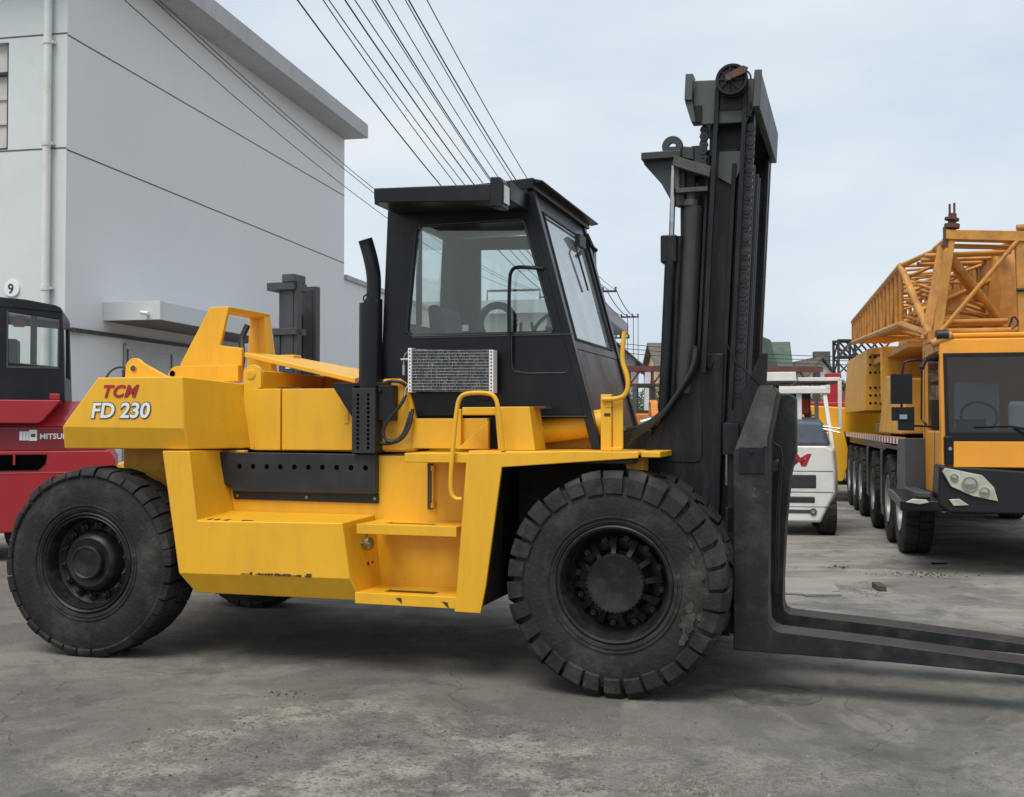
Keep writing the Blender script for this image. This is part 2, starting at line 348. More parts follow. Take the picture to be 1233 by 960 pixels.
# cross-section loops along y : chamfered corners in plan
def cwloop(y, dxr, dxf): return [(-4.172 + dxr, y, 1.675), (-4.168 + dxr - (.03 if y < .1 else 0), y + (.055 if y < .1 else 0), 1.512), (-3.107 + dxf - (.02 if y < .1 else 0), y + (.055 if y < .1 else 0), 1.514), (-3.128 + dxf, y, 1.665), (-3.150 + dxf, y, 2.036), (-3.865 + dxr * .8, y, 2.036)]
loops = [cwloop(.08, 0, 0), cwloop(.62, -.42, .20), cwloop(2.05, -.42, .20), cwloop(2.60, 0, 0)]
loops[1][4] = (-2.992, .62, 2.002); loops[1][3] = (-2.935, .62, 1.70); loops[1][2] = (-2.907, .62, 1.514)
vs = [p for l in loops for p in l]; fs = [(3, 2, 1, 0), (5, 4, 3, 0), (18, 19, 20, 21), (21, 22, 23, 18)]
for i in range(3):
    for k in range(6): fs.append((i * 6 + k, i * 6 + (k + 1) % 6, (i + 1) * 6 + (k + 1) % 6, (i + 1) * 6 + k))
cw.add(vs, fs)
CW = cw.build('counterweight', 'yellow', FL, .010, ang=8)
lug = MB()
def lugplate(m, x0, x1, z0, zt, xr, r, y0, y1):
    pts = [(x0, z0)]
    for i in range(9):
        a = math.pi - .15 - (math.pi - .75) * i / 8; pts.append((xr + r * math.cos(a), zt - r + r * math.sin(a)))
    pts.append((x1, z0)); m.prism(pts, 'y', y0, y1)
lugplate(lug, -3.80, -3.38, 2.02, 2.19, -3.72, .075, .30, .34); lugplate(lug, -3.80, -3.38, 2.02, 2.19, -3.72, .075, 2.3, 2.34)
lug.cyl((-3.72, .292, 2.112), (-3.72, .30, 2.112), .028, 16)
lug.build('lifting_lug', 'yellow', CW, .004, split=True)
h = MB(); h.cyl((-3.72, .289, 2.112), (-3.72, .296, 2.112), .022, 16); h.build('lug_hole', 'cranegrey', CW)
h = MB(); h.tube([(-4.10, .5, 1.93), (-4.13, .48, 2.02), (-4.05, .47, 2.12), (-3.93, .46, 2.14), (-3.88, .46, 2.09)], .008, 6, 2); h.box(-3.93, -3.86, .44, .49, 2.055, 2.11); h.box(-4.14, -4.09, .48, .51, 1.93, 1.95); h.build('wiring', 'hose', CW)
# lettering on the counterweight side (TCM / FD 230)
text('TCM', .122, (-3.812, .0765, 1.893), (1, 0, 0), (0, 0, 1), 'red', CW, offset=.0045, shear=.32, width=.305, space=1.12)
text('FD 230', .155, (-3.925, .0775, 1.742), (1, 0, 0), (0, 0, 1), 'outline', CW, offset=.0095, shear=.16, width=.520)
text('FD 230', .153, (-3.918, .0745, 1.743), (1, 0, 0), (0, 0, 1), 'white', CW, offset=.0035, shear=.16, width=.505)

# battery / fuel tank and its front strip
t = MB()
A_ = [(-3.313, .08, 1.503), (-3.168, .08, .637), (-3.085, .17, .488), (-1.785, .17, .494), (-1.823, .08, .653), (-1.886, .08, 1.026), (-3.021, .08, 1.012), (-3.086, .08, 1.505)]
B_ = [(-3.313, .50, 1.503), (-3.168, .50, .637), (-3.078, .50, .488), (-1.773, .50, .494), (-1.80, .50, .653), (-1.84, .50, 1.05), (-2.98, .50, 1.05), (-3.07, .50, 1.505)]
t.add(A_ + B_, [(1, 2, 3, 4), (0, 1, 6, 7), (1, 4, 5, 6), list(range(8, 16))] + [(i, (i + 1) % 8, 8 + (i + 1) % 8, 8 + i) for i in range(8)])
TK = t.build('side_tank', 'yellow', FL, .008, ang=12)
# chipped paint along the lower fold and the ledge
h = MB()
for i in range(38):
    x = -2.66 + i * .0145 + random.uniform(-.004, .004)
    if random.random() < .85:
        hh = random.uniform(.004, .016) if i > 4 else .003
        if i > 34: hh = .022
        h.box(x, x + random.uniform(.01, .02), .074, .0785, .652 - hh * .2, .652 + hh)
for i in range(14):
    x = random.uniform(-3.0, -2.6); h.box(x, x + random.uniform(.01, .05), random.uniform(.085, .2), .22, 1.016, 1.0215)
h.build('chipped_paint', 'chip', TK)
# inner side wall with perforated black guard
p = MB(); p.box(-3.08, -.98, .502, .56, .50, 1.47); p.box(-3.28, -2.9, .505, .56, 1.2, 1.50); SW = p.build('side_wall', 'yellow', FL, .006)
g = MB(); pts = [(-3.105, 1.487), (-1.806, 1.480), (-1.806, 1.21), (-2.96, 1.21), (-3.075, 1.28)]
g.hexa([(x, .44, z) for x, z in pts], [(x, .502, z) for x, z in pts])
g.prism([(-2.99, 1.20), (-1.803, 1.20), (-1.803, 1.130), (-2.975, 1.137)], 'y', .485, .501); g.cyl((-2.96, .452, 1.21), (-1.81, .452, 1.21), .014, 8)
G = g.build('heat_guard', 'guard', FL, .006)
h = MB()
for i in range(10):
    x = -2.90 + i * .113; h.cyl((x, .4385, 1.385), (x, .446, 1.385), .019, 14)
h.build('guard_hole', 'hole', G, split=True)
h = MB()
for x in (-2.94, -2.37, -1.83): h.cyl((x, .478, 1.165), (x, .487, 1.165), .012, 8)
h.build('bolt', 'brass', G, split=True)
# foot steps
def step(z, x0, x1, y0, y1, lip, sl):
    s = MB(); s.box(x0, x1, y0, y0 + .025, z - lip, z)
    hx0, hx1, hy0, hy1 = x0 + .22 * (x1 - x0), x0 + .72 * (x1 - x0), y0 + .10, y0 + .24
    s.ring([(x0, y0 + .02, z - .002), (x1, y0 + .02, z - .002), (x1, y1, z - .002), (x0, y1, z - .002)], [(hx0, hy0, z - .002), (hx1, hy0, z - .002), (hx1, hy1, z - .002), (hx0, hy1, z - .002)], (0, 0, -.012))
    return s.build('step', 'yellow', FL, .004)
step(1.022, -1.79, -1.07, .10, .50, .068, 0); S2 = step(.560, -1.80, -1.06, .10, .50, .075, 0)
h = MB(); h.prism([(-1.50, .535), (-1.46, .54), (-1.455, .50), (-1.47, .515)], 'y', .096, .0995); h.prism([(-1.17, .53), (-1.13, .525), (-1.12, .487), (-1.14, .50)], 'y', .096, .0995); h.build('chipped_paint', 'chip', S2)
# fuel cap
h = MB(); h.lathe([(0, .012), (.03, .014), (.05, .045), (.075, .048), (.095, .035), (.10, .0001)], (-1.85, .28, .87), 20, 'x'); h.box(-1.835, -1.825, .34, .36, .80, .95); h.build('filler_cap', 'brass', TK, .003)
h = MB(); h.box(-1.83, -1.811, .33, .35, .71, .735); h.box(-1.83, -1.811, .40, .42, .715, .735); h.build('bolt_hole', 'chip', TK, split=True)
# level gauge
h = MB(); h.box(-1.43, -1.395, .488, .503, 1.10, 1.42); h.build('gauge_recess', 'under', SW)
h = MB(); h.cyl((-1.385, .478, 1.12), (-1.385, .478, 1.40), .008, 8); h.cyl((-1.385, .478, 1.11), (-1.385, .478, 1.145), .016, 8); h.cyl((-1.385, .478, 1.37), (-1.385, .478, 1.405), .016, 8); h.build('level_gauge', 'yellow2', SW)
# fender: pillar and deck edge
f = MB(); f.prism([(-.991, 1.505), (-1.059, .637), (-1.076, .468), (-.895, .467), (-.858, .646), (-.751, 1.416), (.140, 1.483), (.145, 1.524), (-.30, 1.524)], 'y', .08, .105)
f.prism([(-1.05, .47), (-.985, 1.5), (-.96, 1.5), (-1.02, .47)], 'y', .1, .5)
f.box(.147, .27, .14, .6, 1.486, 1.524); f.box(-1.44, -.99, .10, .5, 1.44, 1.503)
f.box(-.99, .145, .105, 2.6, 1.500, 1.522)
FD = f.build('fender', 'yellow', FL, .006)
h = MB(); h.box(.02, .13, .3, .5, 1.39, 1.478); h.build('fender_stay', 'yellow2', FL, .004)
h = MB(); h.box(-.988, .143, 2.605, 2.63, 1.44, 1.52); h.box(-3.3, -1.0, 2.2, 2.6, .5, 1.5); h.build('far_side_box', 'yellow', FL, .01)

# engine hood side and doors
e = MB(); e.box(-2.88, -2.05, .64, 2.0, 1.495, 1.955); e.prism([(-2.99, 1.51), (-2.99, 2.1), (-2.84, 2.1), (-2.84, 1.51)], 'y', .66, 1.98)
HD = e.build('engine_housing', 'yellow', FL, .008)
h = MB(); h.box(-2.874, -2.656, .60, .64, 1.50, 1.960); h.build('side_panel', 'yellow', HD, .006)
h = MB(); h.prism([(-2.640, 1.502), (-2.640, 1.958), (-2.107, 1.956), (-2.050, 1.77), (-2.048, 1.504)], 'y', .597, .64); D1 = h.build('engine_door', 'yellow', FL, .006)
h = MB(); h.box(-2.125, -2.09, .590, .599, 1.70, 1.80); h.build('door_latch', 'yellow2', D1, .003)
h = MB(); h.prism([(-2.972, 1.52), (-2.975, 2.10)] + [(-2.90 + .075 * math.cos(a), 2.075 + .07 * math.sin(a)) for a in (2.6, 2.0, 1.4, .8, .2)] + [(-2.825, 1.97), (-2.86, 1.96), (-2.88, 1.5)], 'y', .61, .65)
h.cyl((-2.91, .604, 2.068), (-2.91, .612, 2.068), .040, 18)
EB = h.build('hinge_bracket', 'yellow', FL, .004)
h = MB(); h.cyl((-2.91, .600, 2.068), (-2.91, .606, 2.068), .027, 18); h.build('hinge_pin', 'yellow2', EB)
h = MB(); h.box(-2.84, -2.3, 1.66, 1.70, 1.95, 2.13); FW = h.build('far_hood_panel', 'yellow2', HD, .006)
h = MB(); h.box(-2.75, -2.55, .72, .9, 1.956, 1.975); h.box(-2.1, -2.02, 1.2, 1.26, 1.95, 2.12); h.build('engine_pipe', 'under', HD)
# rear arch (air intake frame)
a = MB()
PL = [(-3.80, 2.03), (-3.763, 2.183), (-3.499, 2.620), (-3.480, 2.632), (-3.316, 2.632), (-3.398, 2.322), (-3.195, 2.297), (-3.205, 2.03)]
a.prism(PL, 'y', .95, .985)
a.prism([(-3.50, 2.595), (-3.48, 2.632), (-3.315, 2.632), (-3.325, 2.595)], 'y', .985, 1.60)
a.prism([(-3.53, 2.1), (-3.50, 2.60), (-3.315, 2.60), (-3.24, 2.1)], 'y', 1.565, 1.60)
a.prism([(-3.35, 2.1), (-3.37, 2.60), (-3.315, 2.60), (-3.24, 2.1)], 'y', 1.50, 1.565)
AR = a.build('rear_arch', 'yellow', FL, .008)
h = MB(); h.prism([(-3.84, 2.03), (-3.845, 2.10), (-3.81, 2.145), (-3.77, 2.16), (-3.20, 2.16), (-3.20, 2.03)], 'y', .90, .949); BB = h.build('arch_base', 'yellow', AR, .005)
h = MB(); h.cyl((-3.80, .893, 2.10), (-3.80, .901, 2.10), .024, 14); h.build('eye_hole', 'hole', AR)
h = MB(); h.tube([(-3.30, 1.2, 2.50), (-3.33, 1.15, 2.38), (-3.28, 1.1, 2.25), (-3.27, 1.05, 2.12)], .025, 8, 2); h.build('rubber_seal', 'hose', AR)
# raised hood lid
l = MB(); l.hexa([(-3.165, .93, 2.262), (-2.20, .93, 2.045), (-2.20, .93, 2.005), (-3.165, .93, 2.222)], [(-3.20, 1.68, 2.280), (-2.36, 1.68, 2.125), (-2.36, 1.68, 2.10), (-3.2, 1.68, 2.25)])
LD = l.build('hood_lid', 'yellow', FL, .008)
h = MB(); h.box(-3.24, -3.04, 1.50, 1.64, 2.20, 2.275); h.build('lid_bracket', 'yellow', LD, .01)

# exhaust
e = MB(); e.cyl((-1.875, .50, 1.94), (-1.873, .50, 2.56), .083, 28)
for i in range(26): e.lathe([(-.004, .083), (0, .0839), (.004, .083)], (-1.874, .50, 1.97 + i * .0225), 28, 'z')
EX = e.build('exhaust_muffler', 'black', FL)
h = MB(); h.tube([(-1.855, .50, 2.55), (-1.850, .50, 2.66), (-1.850, .50, 2.76), (-1.875, .50, 2.88), (-1.905, .50, 2.98), (-1.915, .49, 3.02)], .052, 20, 2)
h.box(-1.90, -1.80, .46, .54, 2.555, 2.59); h.tube([(-1.90, .47, 2.555), (-1.92, .46, 2.60), (-1.88, .45, 2.62)], .006, 6, 1); h.build('exhaust_pipe', 'black', EX)
h = MB()
sh = MB(); pts = [(-1.975, .40), (-1.79, .40), (-1.79, .405)]
h.box(-1.972, -1.792, .40, .408, 1.49, 1.95); h.box(-1.972, -1.964, .408, .58, 1.49, 1.95); h.box(-1.80, -1.792, .408, .58, 1.49, 1.95); SH = h.build('perforated_shield', 'guard', EX, .003)
h = MB()
for i in range(13):
    for x in (-1.925, -1.845): h.cyl((x, .396, 1.53 + i * .031), (x, .402, 1.53 + i * .031), .010, 8)
h.build('shield_hole', 'hole', EX, split=True)
h = MB(); h.prism([(-2.15, 1.99), (-1.72, 1.99), (-1.72, 1.965), (-1.98, 1.965), (-1.98, 1.72), (-2.14, 1.95)], 'y', .45, .60); h.box(-1.79, -1.67, .44, .56, 1.72, 1.97); h.cyl((-1.77, .42, 1.93), (-1.77, .45, 1.93), .014, 8); h.build('exhaust_bracket', 'black', EX, .006)
# yellow hydraulic reservoir behind the hoses
h = MB(); h.prism([(-1.80, 1.50), (-1.80, 2.02), (-1.66, 2.02), (-1.60, 1.98), (-1.56, 1.85), (-1.53, 1.70), (-1.53, 1.50)], 'y', .52, .80); h.build('oil_reservoir', 'yellow2', FL, .02, seg=3)
h = MB()
h.tube([(-1.60, .49, 1.90), (-1.61, .46, 1.84), (-1.72, .44, 1.72), (-1.755, .43, 1.63), (-1.70, .43, 1.56), (-1.60, .44, 1.60), (-1.56, .45, 1.72), (-1.555, .48, 1.78)], .013, 8, 3)
h.tube([(-1.54, .48, 1.80), (-1.545, .45, 1.68), (-1.60, .43, 1.585), (-1.70, .44, 1.555), (-1.80, .46, 1.56)], .013, 8, 3)
h.tube([(-1.78, .5, 1.98), (-1.70, .48, 2.005), (-1.62, .5, 1.99), (-1.58, .52, 1.93)], .012, 8, 2)
h.build('hose', 'hose', FL)
h = MB(); h.cyl((-1.61, .475, 1.86), (-1.60, .487, 1.92), .010, 8); h.tube([(-1.60, .487, 1.92), (-1.59, .49, 1.965), (-1.545, .49, 1.975)], .006, 6, 2); h.build('hose_fitting', 'steel', FL)
# beam under the cab, battery box and tilt cylinder tube
h = MB(); h.box(-1.55, -.99, .50, .56, 1.523, 1.735); h.box(-1.22, -1.17, .46, .50, 1.523, 1.80); h.prism([(-1.18, 1.523), (-.95, 1.523), (-.95, 1.72)], 'y', .40, .42); h.build('side_beam', 'yellow', FL, .006)
h = MB(); h.box(-1.075, -.81, .22, .30, 1.755, 1.808); h.prism([(-.815, 1.523), (-.84, 1.81), (-.60, 1.81), (-.56, 1.523)], 'y', .20, .46); h.build('footboard_bracket', 'yellow', FL, .006)
h = MB(); h.box(-.60, -.52, .3, .46, 1.80, 1.815); h.build('bracket_cap', 'rust', FL)
h = MB(); h.cyl((-.78, .70, 1.635), (-.16, .70, 1.715), .092, 32); h.prism([(-.70, 1.523), (-.70, 1.60), (-.25, 1.62), (-.22, 1.523)], 'y', .80, .85); h.build('air_cylinder', 'yellow', FL)
# grab rail on the fender
h = MB(); h.tube([(-1.02, .07, 1.205), (-1.07, .07, 1.205), (-1.102, .07, 1.25), (-1.092, .07, 1.45), (-1.065, .09, 1.80), (-1.04, .09, 1.88), (-.98, .09, 1.90), (-.86, .09, 1.90), (-.80, .09, 1.88), (-.775, .09, 1.80), (-.748, .10, 1.522)], .015, 12, 2); h.build('grab_rail', 'yellow', FL)
# front post with handrail
h = MB(); h.box(-.124, -.054, .20, .27, 1.523, 1.886); h.prism([(-.052, 1.523), (-.052, 1.865), (.018, 1.865), (.018, 1.523)], 'y', .22, .235); h.box(-.055, .015, .2, .235, 1.524, 1.55); PO = h.build('front_post', 'yellow', FL, .006)
h = MB(); h.tube([(-.11, .19, 1.855), (-.03, .19, 1.855), (.03, .19, 1.87), (.058, .19, 1.92), (.055, .19, 2.0), (.022, .20, 2.08), (.018, .20, 2.14), (.032, .20, 2.285)], .015, 12, 2); h.build('handrail', 'yellow', PO)
h = MB(); h.box(-.09, -.05, .198, .2, 1.80, 1.802); h.box(-.10, -.06, .1985, .2, 1.745, 1.765); h.build('scuff', 'chip', PO)

# ------------------------------------------------------------------ cab
h = MB()
def P(pts, y): return [(x, y, z) for x, z in pts]
NO = [(-1.83, 1.75), (-1.765, 3.27), (-.695, 3.27), (-.275, 1.75)]
NI = [(-1.612, 2.335), (-1.535, 3.10), (-.745, 3.10), (-.535, 2.335)]
h.ring(P(NO, .55), P(NI, .55), (0, .04, 0))
# front pillar flange, drawn out down to the deck
h.prism([(-.735, 3.35), (-.685, 3.35), (-.20, 1.525), (-.265, 1.525)], 'y', .545, .63)
h.prism([(-.735, 3.35), (-.685, 3.35), (-.20, 1.525), (-.265, 1.525)], 'y', 2.02, 2.10)
h.prism([(-1.83, 1.525), (-1.83, 1.752), (-.3, 1.752), (-.235, 1.525)], 'y', .86, .90); h.box(-1.83, -.82, .57, .60, 1.525, 1.752)
FO = [(-1.80, 1.6), (-1.765, 3.27), (-.695, 3.27), (-.25, 1.6)]
h.ring(P(FO, 2.06), P([(-1.588, 2.43), (-1.588, 3.17), (-1.038, 3.15), (-.93, 2.43)], 2.06), (0, .04, 0))
# rear wall with window
h.ring([(-1.83, .59, 1.6), (-1.83, 2.06, 1.6), (-1.77, 2.06, 3.27), (-1.77, .59, 3.27)], [(-1.81, 1.00, 2.46), (-1.81, 1.66, 2.46), (-1.775, 1.66, 3.20), (-1.775, 1.00, 3.20)], (.03, 0, 0))
h.box(-1.8, -1.76, 1.155, 1.20, 2.46, 3.2)
# front frame: header, mid bar, glass surround
def fx(z, o=0): return -.70 + (3.35 - z) * .2663 + o
def fbar(y0, y1, z0, z1, o=0, d=.04):
    h.hexa([(fx(z0, o), y0, z0), (fx(z0, o), y1, z0), (fx(z1, o), y1, z1), (fx(z1, o), y0, z1)], [(fx(z0, o) - d, y0, z0), (fx(z0, o) - d, y1, z0), (fx(z1, o) - d, y1, z1), (fx(z1, o) - d, y0, z1)])
fbar(.63, 2.02, 3.19, 3.34); fbar(.63, 2.02, 2.21, 2.275, .004); fbar(.63, .70, 1.56, 3.2); fbar(1.90, 2.02, 1.56, 3.2); fbar(.63, 2.02, 1.53, 1.62)
h.box(-1.83, -.3, .60, 2.06, 1.735, 1.765)
CAB = h.build('cab', 'black', FL, .008)
# lower front panel
h = MB(); h.hexa([(fx(1.6), .70, 1.6), (fx(1.6), 1.9, 1.6), (fx(2.21), 1.9, 2.21), (fx(2.21), .70, 2.21)], [(fx(1.6) - .02, .70, 1.6), (fx(1.6) - .02, 1.9, 1.6), (fx(2.21) - .02, 1.9, 2.21), (fx(2.21) - .02, .70, 2.21)])
h.build('front_panel', mat('brown_black_panel', (.045, .038, .04), .35, dirt=(.09, .07, .06), dirt_amt=.6), CAB)
# windows
h = MB(); h.prism([(-1.615, 2.33), (-1.54, 3.105), (-.74, 3.105), (-.53, 2.33)], 'y', .566, .572); h.build('side_window', 'glass', CAB)
h = MB(); h.box(-1.59, -.93, 2.075, 2.08, 2.43, 3.17); h.build('far_window', 'glass', CAB)
h = MB(); h.hexa([(-1.80, 1.0, 2.46), (-1.80, 1.66, 2.46), (-1.765, 1.66, 3.2), (-1.765, 1.0, 3.2)], [(-1.795, 1.0, 2.46), (-1.795, 1.66, 2.46), (-1.76, 1.66, 3.2), (-1.76, 1.0, 3.2)]); h.build('rear_window', 'glass', CAB)
h = MB(); z0, z1 = 2.275, 3.19; h.hexa([(fx(z0, -.012), .70, z0), (fx(z0, -.012), 1.9, z0), (fx(z1, -.012), 1.9, z1), (fx(z1, -.012), .70, z1)], [(fx(z0, -.018), .70, z0), (fx(z0, -.018), 1.9, z0), (fx(z1, -.018), 1.9, z1), (fx(z1, -.018), .70, z1)]); WS = h.build('windscreen', 'dusty_sheen', CAB)
# rubber seals round the windows
def loop(pts, r, y=None, n=8): return pts
h = MB()
c = [(-1.575, 2.318), (-1.618, 2.36), (-1.545, 3.07), (-1.51, 3.112), (-.76, 3.112), (-.742, 3.09), (-.53, 2.35), (-.545, 2.318), (-1.575, 2.318)]
h.tube([(x, .548, z) for x, z in c], .008, 6); h.build('window_seal', 'blacktrim', CAB)
h = MB()
ccc = [(.71, 2.285), (1.89, 2.285), (1.89, 3.18), (.71, 3.18), (.71, 2.285)]
h.tube([(fx(z, .004), y, z) for y, z in ccc], .010, 6); h.build('window_seal', 'blacktrim', CAB)
# door: outline seams, lower pane recess and handle rail
h = MB(); h.tube([(-.832, .545, 2.30), (-.832, .545, 2.10), (-.80, .545, 2.045), (-.44, .545, 2.045)], .005, 6, 1); h.box(-.82, -.30, .540, .549, 1.745, 1.752); h.box(-1.57, -.38, .541, .549, 2.305, 2.312); h.build('door_seam', 'cranegrey', CAB)
h = MB(); h.tube([(-.835, .50, 2.10), (-.835, .50, 2.70), (-.81, .50, 2.765), (-.76, .50, 2.775), (-.60, .53, 2.76)], .013, 8, 2); h.build('grab_handle', 'black', CAB)
h = MB(); h.box(-1.08, -.99, .53, .552, 1.86, 2.12); h.build('hinge', 'black', CAB, .006)
# roof and sun shade with lamp
h = MB(); h.hexa([(-1.85, .50, 3.27), (-.66, .50, 3.31), (-.66, 2.16, 3.31), (-1.85, 2.16, 3.27)], [(-1.85, .50, 3.33), (-.66, .50, 3.385), (-.66, 2.16, 3.385), (-1.85, 2.16, 3.33)])
h.hexa([(-.665, .53, 3.345), (-.60, .53, 3.355), (-.60, 2.22, 3.355), (-.665, 2.22, 3.345)], [(-.665, .53, 3.385), (-.60, .53, 3.368), (-.60, 2.22, 3.368), (-.665, 2.22, 3.385)])
RF = h.build('roof', 'black', CAB, .010)
h = MB(); h.hexa([(-1.623, 0, 3.20), (-1.60, 0, 3.172), (-.80, 0, 3.132), (-.80, 0, 3.245), (-1.623, 0, 3.270)], [(-1.72, .52, 3.22), (-1.70, .52, 3.20), (-.80, .52, 3.17), (-.80, .52, 3.30), (-1.72, .52, 3.30)])
h.prism([(-.802, 3.10), (-.802, 3.288), (-.735, 3.285), (-.712, 3.25), (-.718, 3.085)], 'y', -.01, .13)
h.prism([(-.802, 3.16), (-.802, 3.285), (-.71, 3.285), (-.71, 3.16)], 'y', .13, .54)
h.build('sun_shade', 'black', CAB, .008)
h = MB(); h.prism([(.01, 3.115), (.01, 3.235), (.11, 3.235), (.11, 3.115)], 'x', -.716, -.706); h.build('marker_lamp', 'lamp', CAB, .004)
# mirror and wiper
h = MB(); h.tube([(-.66, 2.05, 3.25), (-.62, 2.05, 3.16), (-.60, 2.03, 3.13), (-.56, 1.95, 3.10)], .018, 8, 2); h.tube([(-.63, 2.1, 3.17), (-.67, 2.25, 3.17), (-.70, 2.32, 3.16)], .012, 8, 1); h.build('mirror_arm', 'black', CAB)
h = MB(); h.hexa([(-.76, 2.25, 3.30), (-.65, 2.28, 3.20), (-.65, 2.28, 2.97), (-.69, 2.25, 2.95)], [(-.79, 2.38, 3.29), (-.66, 2.41, 3.18), (-.66, 2.41, 2.97), (-.71, 2.38, 2.95)]); h.build('wing_mirror', 'black', CAB, .01)
h = MB(); h.tube([(fx(3.16, .02), 1.70, 3.16), (fx(3.02, .02), 1.45, 3.02), (fx(2.72, .012), 1.52, 2.72)], .008, 6); h.box(fx(3.1) + .0, fx(3.1) + .04, 1.55, 1.75, 3.08, 3.17); h.build('wiper', 'blacktrim', CAB)
# cab interior
h = MB(); h.box(-1.55, -1.05, 1.0, 1.5, 1.95, 2.10); h.hexa([(-1.60, 1.0, 2.08), (-1.60, 1.5, 2.08), (-1.45, 1.5, 2.08), (-1.45, 1.0, 2.08)], [(-1.66, 1.02, 2.60), (-1.66, 1.48, 2.60), (-1.56, 1.48, 2.60), (-1.56, 1.02, 2.60)]); h.box(-1.5, -1.1, 1.1, 1.4, 1.6, 1.95); h.build('driver_seat', 'seat', CAB, .04, seg=3)
h = MB(); h.tube([(-1.02 + .13 * math.cos(a), .80, 2.42 + .13 * math.sin(a)) for a in [i * math.pi / 8 for i in range(17)]], .028, 10); h.box(-1.5, -1.1, .7, .9, 1.9, 2.33); h.build('air_duct', 'seat', CAB, .01)
h = MB(); h.box(-.70, -.45, 1.0, 1.6, 1.62, 2.30); h.cyl((-.62, 1.3, 2.25), (-.78, 1.3, 2.44), .03, 10)
h.tube([(-.78 + .12 * math.cos(a) * .75, 1.3 + .19 * math.sin(a), 2.46 + .12 * math.cos(a) * .65) for a in [i * math.pi / 10 for i in range(21)]], .014, 8); h.tube([(-.85, 1.2, 2.3), (-.88, 1.2, 2.46)], .012, 8); h.tube([(-.93, 1.0, 2.0), (-.9, 1.0, 2.44)], .012, 8); h.build('steering_console', 'seat', CAB)
h = MB(); h.box(-.76, -.68, 1.2, 1.26, 2.42, 2.50); h.box(-1.25, -1.205, .70, .71, 2.36, 2.405); h.build('paper_note', 'white', CAB)
# air-conditioning condenser hanging on the cab side
h = MB(); h.hexa([(-1.535, .44, 2.222), (-1.545, .44, 1.925), (-.940, .44, 1.915), (-.930, .44, 2.195)], [(-1.535, .50, 2.222), (-1.545, .50, 1.925), (-.94, .50, 1.915), (-.93, .50, 2.195)]); AC = h.build('condenser', 'fin', FL)
h = MB()
for i in range(14):
    f_ = i / 13; z = 1.935 + f_ * .27
    h.hexa([(-1.53, .425, z), (-.945, .425, z - .006), (-.945, .425, z - .001), (-1.53, .425, z + .005)], [(-1.53, .44, z), (-.945, .44, z - .006), (-.945, .44, z - .001), (-1.53, .44, z + .005)])
rr = random.Random(3)
for i in range(230):
    x = rr.uniform(-1.51, -.96); k = rr.randrange(13); z = 1.935 + (k + .5) / 13 * .27
    h.box(x, x + .004, .430, .44, z - .008, z + .008)
h.build('cooling_fins', 'alu', AC)
h = MB(); h.box(-1.552, -1.525, .42, .505, 1.918, 2.228); h.box(-.953, -.922, .42, .505, 1.908, 2.203); h.build('mounting_rail', 'white', AC, .002, split=True)
h = MB()
for i in range(12): h.cyl((-.937, .417, 1.925 + i * .024), (-.937, .421, 1.925 + i * .024), .006, 8); h.cyl((-1.538, .417, 1.935 + i * .025), (-1.538, .421, 1.935 + i * .025), .005, 8)
h.build('rail_hole', 'blacktrim', AC, split=True)
h = MB(); h.tube([(-1.54, .46, 2.205), (-1.58, .46, 2.20), (-1.60, .46, 2.16), (-1.60, .46, 2.06)], .006, 8, 1); h.cyl((-1.62, .46, 2.15), (-1.55, .46, 2.15), .010, 8); h.cyl((-1.60, .46, 2.04), (-1.60, .46, 2.11), .010, 8); h.build('refrigerant_pipe', 'steel', AC)

# ------------------------------------------------------------------ mast
TILT = rad(3.0)
TM = Matrix.Translation((.52, 0, -.035)) @ Matrix.Rotation(TILT, 4, 'Y')
MS = bpy.data.objects.new('mast', None); COL.objects.link(MS); MS.parent = FL
def mm():
    q = MB(); q.t = TM; return q
def chan(m, x0, x1, y, z0, z1, s, d=.09, w=.02):  # C-channel, web at y, flanges towards +-s
    m.box(x0, x1, y, y + s * w, z0, z1); m.box(x0, x0 + .03, y + s * w, y + s * d, z0, z1); m.box(x1 - .03, x1, y + s * w, y + s * d, z0, z1)
for y, s in ((.64, 1), (2.06, -1)):
    q = mm(); chan(q, -.20, 0, y, .30, 3.55, s, .10, .03); q.box(-.215, .012, y - s * .012, y - s * .001, .30, .34); q.build('outer_rail', 'dark', MS, .006)
    q = mm(); chan(q, -.175, .095, y + s * .035, .34, 3.80, s, .10, .02) ; q.box(-.185, -.155, y - s * .03, y + s * .034, 3.50, 3.90); q.box(.07, .10, y - s * .035, y + s * .034, 2.0, 3.90); q.build('inner_rail', 'dark', MS, .005)
    q = mm(); q.cyl((-.275, y + s * .09, .5), (-.275, y + s * .09, 3.34), .052, 20); q.cyl((-.275, y + s * .09, 3.33), (-.275, y + s * .09, 3.40), .03, 16); q.build('lift_cylinder', 'mastgrey', MS)
# near-side light web plate at the top, flanges
q = mm(); q.prism([(-.12, 3.53), (.03, 3.53), (.03, 3.42), (-.02, 3.30), (-.12, 3.36)], 'y', .618, .638); q.build('web_plate', 'mastgrey', MS, .004)
q = mm(); q.box(-.152, -.122, .51, .545, 2.06, 3.93); q.box(.030, .058, .51, .545, 1.75, 3.93); q.box(-.12, .03, .530, .5395, 3.78, 3.90); q.build('strut_and_shade', 'dark', MS, .003, split=True)  # third box is a dark plate painting the shade of the open interior
q = mm(); q.box(-.29, -.19, .70, .73, .6, 3.45); q.box(-.20, -.178, .60, .638, .6, 3.50); q.box(-.03, -.001, .605, .638, 1.0, 3.45); q.build('rail_flange', 'dark', MS, .004)
